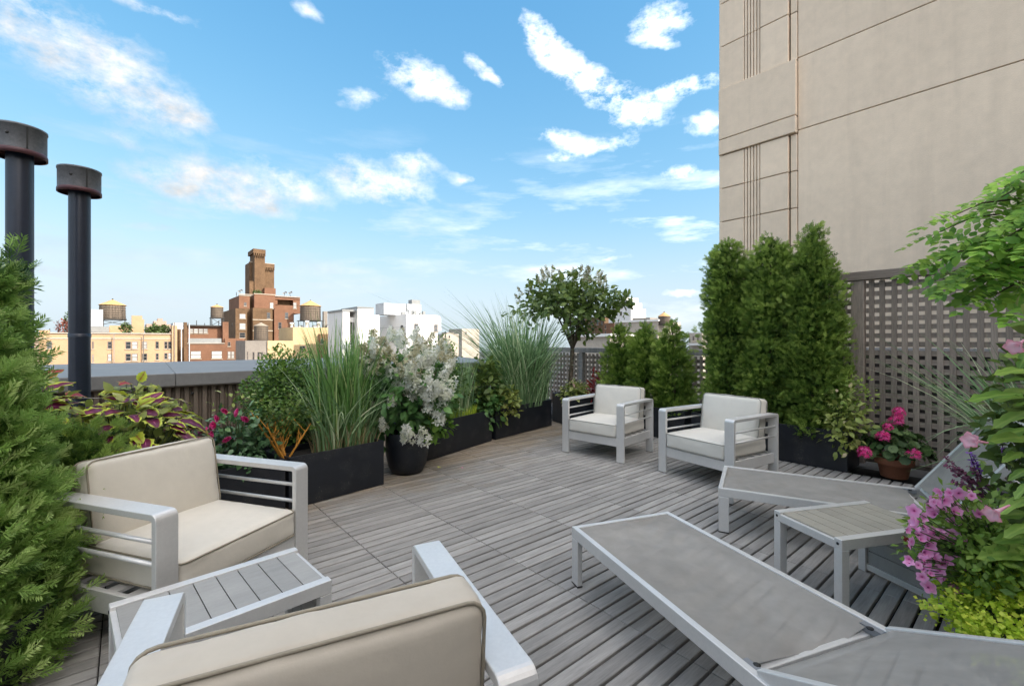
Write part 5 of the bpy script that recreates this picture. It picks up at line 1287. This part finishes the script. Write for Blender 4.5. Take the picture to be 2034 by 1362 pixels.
def flower_spikes(t, spots, m, h, n=26, r0=.012, seed=1, ps=.008, stemm=None):
    q = np.random.default_rng(seed)
    for (p, d) in spots:
        p = Vector(p); d = Vector(d).normalized(); b = MB(); b.tube([p, p+d*h*.5+Vector((0, 0, .01)), p+d*h], [.003, .0022, .001], 5, False); st = b.build('flower_stem', stemm or M['stem_purple'], t)
        s = np.sort(q.random(n)); dd = np.array(d); a = q.random(n)*2*PI; u = np.array(d.orthogonal().normalized()); w = np.cross(dd, u)
        off = (np.cos(a)[:, None]*u+np.sin(a)[:, None]*w); rr = (r0*(1-s*.75))[:, None]
        base = np.array(p)+dd*(h*(.25+.75*s))[:, None]
        me = scatter_mesh('florets', leaf_base(.7, 1, .2, .2), base, frames(off+dd*.5, dd+q.normal(0, .3, (n, 3))), ps*1.6+rr[:, 0]*.9, q.random(n)); link('florets', me, m, st, kind='stuff')

# ------------------------------------------------------------------ coleus bed behind the left armchair: each big leaf its own
def coleus_leaf(seed, teeth=9, w=.62, curl=.38):
    r = random.Random(seed); V = []; F = []; A = []
    rows = teeth*1; cols = (-1, -.72, -.36, 0, .36, .72, 1)
    for i in range(rows+1):
        t = i/rows; ww = w/2*(math.sin(PI*t**.72)**.75 if 0 < t < 1 else 0.0)+.004
        for c in cols:
            tooth = (1+.10*(1 if i % 2 else -1)) if abs(c) == 1 else 1
            x = c*ww*tooth; z = -curl*t*t+.16*abs(x)+.035*math.sin(t*18+abs(c)*2)*(abs(c))-.18*x*x
            V.append((x, t, z)); edge = max(abs(c), (t-.86)/.14 if t > .86 else 0)
            a = edge*.98
            if abs(c) < .1: a = .0
            A.append(min(1, a+r.uniform(-.05, .05)))
    n = len(cols)
    for i in range(rows):
        for k in range(n-1): q = i*n+k; F.append((q, q+1, q+n+1, q+n))
    b = MB(); b.add(V, F, True); me = b.mesh('leaf', False)
    at_ = me.attributes.new('rnd', 'FLOAT', 'POINT'); at_.data.foreach_set('value', np.array(A, np.float32)); return me
def coleus_bed():
    def variant(seed, m, **k): me = coleus_leaf(seed, **k); me.materials.append(m); return me
    big = [variant(1, COLEUS), variant(2, COLEUS, curl=.5), variant(3, COLEUS, w=.7, curl=.3)]; lime = [variant(4, COLEUS_LIME), variant(5, COLEUS_LIME, w=.7)]; red = [variant(6, COLEUS_RED, w=.5), variant(7, COLEUS_RED)]
    q = random.Random(31)
    def plant(label, loc, n, rad, top, kinds, size, seed):
        t = thing('coleus', label, 'coleus', loc, 0, 'coleus plants in the bed behind the left armchair')
        pr = []
        for k in range(n):
            a = k*2.4+q.uniform(-.4, .4); e = math.sqrt((k+.5)/n); z = top*(1-.62*e*e)*q.uniform(.85, 1.05)
            p = Vector((rad*e*math.cos(a), rad*e*math.sin(a)*.8, z)); out = Vector((math.cos(a), math.sin(a), 0))
            d = out*(.35+.8*e)+Vector((q.uniform(-.3, .3), q.uniform(-.3, .3), .45-.75*e)); nr = Vector((out.x*.5, out.y*.5, 1))+Vector((q.uniform(-.3, .3), q.uniform(-.45, .1), 0))
            place(link('leaf', q.choice(kinds), None, t), p, d, nr, size*q.uniform(.7, 1.2)); pr.append(((p.x*.3, p.y*.3, 0), tuple(p)))
        bush('foliage', 420, (0, 0, top*.42), (rad*.95, rad*.8, top*.5), seed+300, .062, MED, COLEUS_MIX, t, lump=.3, depth=.8, rlo=.15)
        stems('stem', pr, .006, .003, M['stem'], t)
        return t
    plant('plum hearted coleus with lime edges just behind the left armchair back', (.04, 3.68, .50), 84, .33, .44, big+lime[:1], .135, 1)
    plant('lime coleus with dark veins left of the plum hearted one', (-.40, 3.66, .52), 72, .32, .48, lime+big[:1], .135, 2)
    plant('red hearted coleus at the foot of the shorter pipe', (-.45, 4.0, .44), 34, .32, .60, red+lime[:1], .15, 3)
    plant('plum hearted coleus at the left end of the bed beside the evergreen', (-.74, 3.62, .48), 50, .30, .46, big+lime[:1], .155, 4)
    plant('small orange tinged coleus behind the plum hearted one', (.04, 3.98, .48), 30, .20, .56, red+lime, .09, 5)
    f = thing('coleus_flower', 'pale green flower spike rising in front of the shorter pipe', 'flower spike', (-.33, 3.95, .70))
    flower_spikes(f, [((0, 0, 0), (-.35, .1, 1))], LIME, .28, 46, .020, 3, .012, M['stem'])
    b = MB(); b.tube([(0, 0, 0), (.02, 0, .18), (-.02, .02, .30)], [.006, .005, .004], 6, False).tube([(-.02, .02, .30), (-.17, .03, .315)], [.004, .002], 5, False).tube([(-.02, .02, .30), (.13, .02, .345)], [.004, .002], 5, False)
    tt = thing('bare_twig', 'pale bare forked twig sticking out of the coleus bed', 'twig', (-.08, 3.98, .62)); b.build('twig', M['fence_pale'], tt)
coleus_bed()
shrub('pink_phlox', 'small pink flowers peeping over the back of the left armchair', 'flowers', (.34, 3.78, .36),
      [('foliage', 200, (0, 0, .12), (.14, .1, .16), 110, .05, MED, ROSE, dict(lump=.3)), ('blossoms', 26, (.04, -.02, .31), (.06, .05, .035), 111, .035, SMALL, ROSEPINK, dict(lump=.2, rlo=.5))], (fan(5, (0, 0, .1), (.06, .06, .16), 0, .03, 9), .005, .003, M['stem']))

# ------------------------------------------------------------------ geranium in a terracotta pot
ger = lathe_pot('geranium_pot', 'terracotta pot standing on the deck in front of the tall lattice', 'pot', (5.58, .955, 0),
          [(0, .002), (.10, .002), (.105, .010), (.125, .125), (.145, .128), (.150, .14), (.152, .185), (.146, .192), (.136, .19), (.132, .15)], M['terracotta'], .132, .155)
def geranium():
    t = thing('geranium', 'pink geranium growing in the terracotta pot', 'geranium', (5.58, .955, .15))
    V = [(0, 0, .0)]; n = 14; F = []
    for k in range(n):
        a = 2*PI*(k+.5)/n; r = .5*(1 if k % 2 else .93); V.append((r*math.sin(a)*1.05, .42-r*math.cos(a), .07*math.cos(k*PI)+.08))
    V.append((0, .42, 0)); c = len(V)-1
    F = [(c, 1+k, 1+(k+1) % n) for k in range(n)]
    r = np.random.default_rng(4); k = 240
    d = unit(r.normal(0, 1, (k, 3))); d[:, 2] = np.abs(d[:, 2])*1.0-.15; d = unit(d)
    pos = d*np.array([.25, .27, .25])*(1-.5*r.random((k, 1))**2)+np.array([0, 0, .10])
    nr = unit(d+np.array([0, -.1, .55])+r.normal(0, .3, (k, 3)))
    G = leafmat('geranium leaves', [(0, (.02, .05, .015)), (.5, (.065, .12, .035)), (1, (.15, .22, .075))], .25, .5)
    link('foliage', scatter_mesh('foliage', (V, F), pos, frames(unit(np.cross(nr, r.normal(0, 1, (k, 3)))), nr), .055+.035*r.random(k), .15+.6*r.random(k)+.2*d[:, 2]), G, t, kind='stuff')
    hm = [petal_cluster(80, .058, .020, 120+i, .9, .0) for i in range(2)]
    for me in hm: me.materials.append(ROSEPINK)
    pr = []
    # heads placed as seen: left low one, left, two at the top, one in the middle
    for i, (rt, z, fw) in enumerate(((-.36, .105, .10), (-.19, .255, .10), (-.10, .33, .05), (.02, .385, .0), (.045, .46, .0), (-.045, .13, .26))):
        p = RGT*rt-FWD*fw; place(link('flower_head', hm[i % 2], None, t), (p.x, p.y, z), (1, .2, 0), (p.x*.4, p.y*.4, 1), (1.0, .95, .75, 1.0, .95, .9)[i]); pr.append(((0, 0, .0), (p.x, p.y, z-.02)))
    stems('stem', pr, .005, .004, M['stem'], t, sag=.5)
geranium()

# ------------------------------------------------------------------ planting in the right foreground
rp = at(1.78, 2.16)
lathe_pot('round_pot', 'low dark pot under the trailing petunias at the right edge', 'pot', (rp.x, rp.y, 0), [(0, .002), (.26, .002), (.28, .012), (.34, .16), (.36, .30), (.345, .305), (.335, .26)], M['planter'], .334, .265)
def petunia_flower():
    V = [(0, 0, -.55)]; F = []; A = [0]; n = 20
    for ring, (r, z) in enumerate(((.10, -.25), (.30, -.02), (.62, .06), (1.0, .02))):
        for k in range(n):
            a = 2*PI*k/n; lobe = 1+(.16*math.cos(5*a) if ring == 3 else .05*math.cos(5*a) if ring == 2 else 0)
            V.append((r*lobe*math.cos(a), r*lobe*math.sin(a), z+.06*math.cos(5*a+PI)*(ring == 3))); A.append((.05, .35, .75, 1)[ring])
    F = [(0, 1+k, 1+(k+1) % n) for k in range(n)]
    for ring in range(3):
        for k in range(n): a = 1+ring*n; F.append((a+k, a+(k+1) % n, a+n+(k+1) % n, a+n+k))
    b = MB(); b.add(V, F, True); me = b.mesh('flower', False); at_ = me.attributes.new('rnd', 'FLOAT', 'POINT'); at_.data.foreach_set('value', np.array(A, np.float32)); me.materials.append(PETUNIA); return me
def petunias():
    o = at(1.80, 1.98, .30)
    t = thing('petunia', 'pink petunia trailing over the corner of the tan topped side table', 'petunia', o)
    pm_ = petunia_flower()
    folded = pm_.copy()                                   # half closed and ruffled blooms among the open ones
    for v in folded.vertices:
        r_ = math.hypot(v.co.x, v.co.y); a_ = math.atan2(v.co.y, v.co.x)
        v.co.z += .55*r_*r_+.12*r_*math.sin(3*a_+1); v.co.x *= 1-.30*r_; v.co.y *= 1-.18*r_
    kinds = [pm_, folded, pm_, folded]; q = random.Random(77); c = Vector((0, 0, 0)); pr = []
    def loc(px, py, d): return FWD*(d-1.80)+RGT*((px-1017)/905*d-1.98)+Vector((0, 0, EYE-(py-676)/905*d-.30))
    pts = []
    for k in range(900):
        u = q.random(); v = q.random()
        px = 1800+u*180; py = 975+v*195
        if ((px-1890)/98)**2+((py-1072)/98)**2 > 1 or (px > 1905 and q.random() < .5): continue
        p = loc(px, py, 1.66+.20*u+q.uniform(-.05, .05))
        if all((p-z).length > .026 for z in pts): pts.append(p)
        if len(pts) >= 105: break
    for (px, py) in ((1845, 1165), (1838, 1145), (1872, 1150), (1840, 1110), (1870, 1120), (1945, 1020), (1905, 980), (1930, 985), (1975, 1110), (1915, 1130), (2000, 1075), (1898, 1112)): pts.append(loc(px, py, 1.72))
    for p in pts:
        out = -FWD*1.0-RGT*.35+Vector((0, 0, .45)); nr = out+Vector((q.uniform(-1.1, 1.1), q.uniform(-1.1, 1.1), q.uniform(-.7, .9)))
        d = nr.cross(Vector((q.uniform(-1, 1), q.uniform(-1, 1), q.uniform(-1, 1))))
        place(link('flower', kinds[q.randrange(4)], None, t), p, d, nr, q.uniform(.013, .026)); pr.append((Vector((0, 0, 0)).lerp(p, .35)+Vector((0, 0, .02)), p-nr.normalized()*.01))
    stems('stem', [(tuple(a), tuple(b)) for a, b in pr], .003, .0016, M['stem'], t, 4, .6)
    cc = loc(1925, 1082, 1.76); bush('foliage', 2000, tuple(cc), (.19, .19, .19), 130, .028, SMALL, BRIGHT, t, lump=.3, depth=.8, rlo=.3)
    cc = loc(1990, 1110, 1.80); bush('back_foliage', 1300, tuple(cc), (.26, .26, .20), 131, .034, SMALL, BRIGHT, t, lump=.3, depth=.8, rlo=.25)
petunias()
sd_ = at(1.66, 1.86, .26)
shrub('sedum', 'mound of lime yellow creeping sedum at the bottom right corner', 'ground cover', sd_, [('foliage', 7000, (0, 0, .02), (.30, .24, .15), 134, .017, leaf_base(.95, 1, .1, .1), LIME, dict(lump=.25, depth=.5, zmin=-.75, freq=3, rlo=.3)),
      ('trailing_foliage', 1200, (.10, .04, .14), (.20, .18, .11), 135, .016, leaf_base(.95, 1, .1, .1), LIME, dict(lump=.4, depth=.8, rlo=.1))], (fan(12, (0, 0, 0), (.2, .2, .1), -.05, .05, 9), .003, .002, M['stem']))
# bold leaved plant with trumpet flowers, leaves large enough to be told apart
def trumpet_plant():
    o = at(1.62, 2.02, .28)
    t = thing('trumpet_flower_plant', 'large leaved plant with pale pink trumpet flowers at the right edge', 'plant', o)
    def loc(px, py, d): return FWD*(d-1.62)+RGT*((px-1017)/905*d-2.02)+Vector((0, 0, EYE-(py-676)/905*d-.28))
    lm = [coleus_leaf(200+k, 7, .36, .14) for k in range(2)]
    for me in lm:
        at_ = me.attributes['rnd']; at_.data.foreach_set('value', np.array([min(1, .25+.3*(me is lm[0])+.35*(abs(v.co.x) < .012)+.22*abs(math.sin(v.co.y*26+abs(v.co.x)*14))+.1*random.random()) for v in me.vertices], np.float32)); me.materials.append(BRIGHT)
    stem_pts = [loc(2075, 1200, 1.62), loc(2070, 950, 1.6), loc(2085, 700, 1.58), loc(2080, 560, 1.58)]
    MB().tube(stem_pts, [.011, .009, .007, .004], 8).build('stem', M['stem'], t)
    spec = [((2045, 735), (1975, 735)), ((2050, 752), (1990, 752)), ((2050, 775), (1975, 788)), ((2030, 782), (1918, 784)), ((2050, 815), (1966, 840)), ((2045, 850), (1952, 872)), ((2050, 985), (1978, 1012)),
            ((2040, 1018), (1975, 1022)), ((2050, 1088), (1943, 1098)), ((2055, 640), (2004, 642)), ((2030, 898), (1990, 912)), ((2045, 930), (2000, 950)), ((2050, 1040), (1990, 1060)),
            ((2050, 690), (1998, 704)), ((2048, 715), (1985, 700)), ((2055, 800), (1999, 806)), ((2052, 868), (1968, 900)), ((2050, 915), (1985, 925)), ((2055, 955), (1992, 975)), ((2046, 1060), (1970, 1050)), ((2052, 1110), (1995, 1130)), ((2054, 660), (2015, 668)), ((2050, 1135), (2002, 1155))]
    pr = []; qq = random.Random(41)
    for k, (a, b_) in enumerate(spec):
        if k > 12: b_ = (b_[0]+qq.uniform(-12, 25), b_[1]+qq.uniform(-45, 45)); a = (a[0]+qq.uniform(-10, 15), a[1])
        pa, pb = loc(*a, 1.55+.03*(k % 3)), loc(*b_, 1.53+.03*(k % 3)+.02*(k % 2)); d = pb-pa
        place(link('leaf', lm[k % 2], None, t), pa, d, Vector((qq.uniform(-.35, .35), qq.uniform(-.35, .35), 1))-FWD*qq.uniform(0, .5), d.length); pr.append((tuple(loc(2074, a[1]+25, 1.6)), tuple(pa)))
    stems('leaf_stalk', pr, .004, .003, M['stem'], t)
    c_ = loc(2050, 850, 1.78); bush('mid_foliage', 620, tuple(c_), (.13, .13, .42), 160, .055, MED, OLIVE, t, lump=.4, depth=.8)
    # trumpets
    V = []; F = []; n = 30; A = []
    prof = ((.035, 0, .1), (.05, .35, .2), (.075, .58, .5), (.12, .78, .9), (.19, .92, .5), (.27, .99, .05), (.31, .96, -.2))
    for i, (r, z, a_) in enumerate(prof):
        for k in range(n):
            an = 2*PI*k/n; lo = 1+(.15*math.cos(5*an)+.05*math.sin(15*an+1) if i == 6 else .11*math.cos(5*an) if i == 5 else .04*math.cos(5*an) if i == 4 else 0); V.append((r*lo*math.cos(an), z, r*lo*math.sin(an))); A.append(.25+.6*a_)
    for i in range(len(prof)-1):
        for k in range(n): F.append((i*n+k, i*n+(k+1) % n, (i+1)*n+(k+1) % n, (i+1)*n+k))
    b = MB(); b.add(V, F, True); me = b.mesh('trumpet_flower', False); at_ = me.attributes.new('rnd', 'FLOAT', 'POINT'); at_.data.foreach_set('value', np.array(A, np.float32)); me.materials.append(PALEPINK)
    for (a, b_, dd, s) in (((2000, 884), (1924, 874), 1.5, 1.0), ((2040, 985), (1968, 1022), 1.45, 1.0), ((2060, 660), (2012, 690), 1.5, 1.0)):
        pa, pb = loc(*a, dd), loc(*b_, dd-.03); d = pb-pa; place(link('trumpet_flower', me, None, t), pb-d.normalized()*(.080*s), d, Vector((0, 0, 1)), (.080*s))
trumpet_plant()
sg = at(1.95, 2.02, .32)
sal = thing('salvia', 'purple salvia spikes leaning over the raised lounger backrest', 'salvia', sg)
def salvia():
    q = random.Random(5); sp = []; sp2 = []
    def loc(px, py, d): return FWD*(d-1.95)+RGT*((px-1017)/905*d-2.02)+Vector((0, 0, EYE-(py-676)/905*d-.32))
    for (a, b_) in (((1965, 990), (1875, 905)), ((1960, 995), (1880, 925)), ((1970, 990), (1900, 930)), ((1975, 985), (1925, 925)), ((1980, 1000), (1890, 955))):
        p, e = loc(*a, 1.95), loc(*b_, 1.88); sp.append((p, e-p))
    for s in sp: flower_spikes(sal, [(s[0], s[1])], MAROON, s[1].length, 40, .010, int(s[0].x*1e4) % 97+3, .007)
    for (a, b_) in (((1945, 960), (1925, 900)), ((1950, 950), (1932, 905)), ((2000, 930), (1990, 880))):
        p, e = loc(*a, 1.92), loc(*b_, 1.9); flower_spikes(sal, [(p, e-p)], VIOLET, (e-p).length, 24, .009, a[0], .007)
    bush('foliage', 260, (.05, -.06, .10), (.16, .16, .16), 140, .06, MED, COLEUS_MIX, sal, lump=.35, depth=.7, rlo=.3)
    bush('dark_foliage', 150, (-.05, .02, .03), (.16, .15, .10), 141, .06, MED, RED, sal, lump=.35, depth=.7, rlo=.0)
    bush('green_foliage', 260, (.12, -.12, .22), (.16, .16, .18), 142, .06, MED, BRIGHT, sal, lump=.35, depth=.7, rlo=.2)
salvia()
gr = Vector((4.42, -.02, .20)); lathe_pot('round_pot', 'dark pot holding the arching striped grass, hidden at the right edge', 'pot', (gr.x, gr.y, 0), [(0, .002), (.14, .002), (.16, .02), (.20, .24), (.19, .245), (.18, .21)], M['planter'], .18, .215)
grass('fountain_grass', 'arching striped grass at the right edge in front of the tall lattice', gr,
      [('blades', 300, (0, 0, 0), (.14, .14), 1.22, .46, .72, .019, 150, GRASS, dict(bias=(-.75*RGT.x, -.75*RGT.y), hv=.45)), ('thin_blades', 70, (0, 0, 0), (.12, .12), 1.25, .62, .85, .007, 151, GRASS_G, dict(bias=(-.8*RGT.x, -.8*RGT.y), hv=.3)),
       ('dry_blades', 24, (0, 0, 0), (.1, .1), 1.2, .6, .6, .005, 152, STRAW, dict(bias=(-.8*RGT.x, -.8*RGT.y)))])
# feathery leaved vine overhanging from the right
def vine():
    o = at(2.05, 2.72, .0)
    t = thing('trumpet_vine', 'leafy vine with feathered leaves hanging in from the upper right edge', 'vine', o)
    def loc(px, py, d): return FWD*(d-2.05)+RGT*((px+42-1017)/905*d-2.72)+Vector((0, 0, EYE-(py-676)/905*d))
    def compound(seed, pairs=5):
        r = random.Random(seed); lv, lf = leaf_base(.68, 2, .12, .16); V = []; F = []; A = []
        def put(p, ang, s, a_):
            k = len(V); c, s_ = math.cos(ang), math.sin(ang)
            V.extend([(p[0]+(x*c+y*s_)*s, p[1]+(-x*s_+y*c)*s, p[2]+z*s) for x, y, z in lv]); F.extend([tuple(i+k for i in f) for f in lf]); A.extend([a_]*len(lv))
        for i in range(pairs):
            y = .18+.66*i/(pairs-1); z = -.28*y*y
            for sg in (-1, 1): put((0, y, z), sg*r.uniform(.85, 1.15), r.uniform(.21, .27)*(1.1-.25*i/pairs), r.uniform(.2, .9))
        put((0, .88, -.22), r.uniform(-.1, .1), .25, .6)
        k = len(V); V.extend([(-.006, 0, 0), (.006, 0, 0), (.005, .5, -.07), (-.005, .5, -.07), (.003, .95, -.25), (-.003, .95, -.25)]); F.extend([(k, k+1, k+2, k+3), (k+3, k+2, k+4, k+5)]); A.extend([.8]*6)
        b = MB(); b.add(V, F, True); me = b.mesh('leaf', False); at_ = me.attributes.new('rnd', 'FLOAT', 'POINT'); at_.data.foreach_set('value', np.array(A, np.float32)); me.materials.append(VINE); return me
    lm = [compound(k, 4+k % 2) for k in range(4)]
    b = MB(); q = random.Random(8)
    trunk = [Vector((0, 0, 0)), Vector((.02, 0, .8)), Vector((-.03, .02, 1.5)), Vector((0, 0, 2.3))]
    b.tube(trunk, [.03, .026, .02, .012], 9)
    tips = [(1812, 520, 2.2), (1822, 462, 2.3), (1845, 432, 2.2), (1868, 500, 2.1), (1882, 560, 2.0), (1905, 470, 2.1), (1925, 590, 2.05), (1935, 400, 2.2), (1952, 372, 2.1), (1985, 345, 2.0), (2010, 420, 1.9), (1960, 470, 2.0), (1990, 540, 1.95), (2005, 610, 1.9), (2025, 480, 1.85), (1955, 530, 2.0), (2030, 390, 2.0), (1915, 520, 2.0), (1885, 545, 2.2), (1850, 540, 2.25), (2020, 560, 2.1), (1975, 425, 2.2), (2040, 360, 2.1)]
    n = 0
    for (px, py, d) in tips:
        e = loc(px, py, d); s = Vector((0, 0, min(2.2, max(1.0, e.z-.05)))); m_ = s.lerp(e, .5)+Vector((0, 0, .10)); L_ = (e-s).length
        pts = [s, s.lerp(m_, .6)+Vector((0, 0, .03)), m_, m_.lerp(e, .6)+Vector((0, 0, .03)), e]
        b.tube(pts, [.007, .006, .005, .004, .002], 6, False)
        k = max(5, int(L_/.080))
        for i in range(k):
            u = .22+.78*(i+.5)/k; a = pts[min(3, int(u*4))]; c = pts[min(4, int(u*4)+1)]; p = a.lerp(c, u*4-int(u*4)) if u < 1 else e
            ax = (c-a).normalized(); side = ax.cross(Vector((0, 0, 1))).normalized()*(1 if i % 2 else -1)
            dr = ax*.6+side*.8*q.uniform(.4, 1.1)+Vector((0, 0, q.uniform(-.45, .25)))
            place(link('leaf', lm[q.randrange(4)], None, t), p, dr, Vector((q.uniform(-.5, .5), q.uniform(-.5, .5), q.uniform(.3, 1)))-FWD*q.uniform(.4, 1.1), q.uniform(.14, .24)); n += 1
        place(link('leaf', lm[q.randrange(4)], None, t), e, e-m_, Vector((0, 0, 1))-FWD*.3, .17)
    b.build('stems', M['stem_brown'], t)
vine()

# ------------------------------------------------------------------ small things on the deck
def petal(name, label, loc, m, s, rz):
    me = scatter_mesh('petal', leaf_base(.8, 2, .25, .1), np.zeros((1, 3)), frames([[1, 0, 0]], [[0, 0, 1]]), np.array([s]), np.array([.9])); o = link(name, me, m, None, loc); o.rotation_euler = (0, 0, rz); return tag(o, label, 'petal')
petal('fallen_petal', 'pale yellow fallen leaf lying on the deck in front of the round pot', (2.43, 4.03, .004), LIME, .06, .6)
petal('fallen_petal', 'tiny pink fallen petal lying on the deck right of the pale yellow leaf', (2.62, 3.86, .004), ROSEPINK, .03, 2.0)
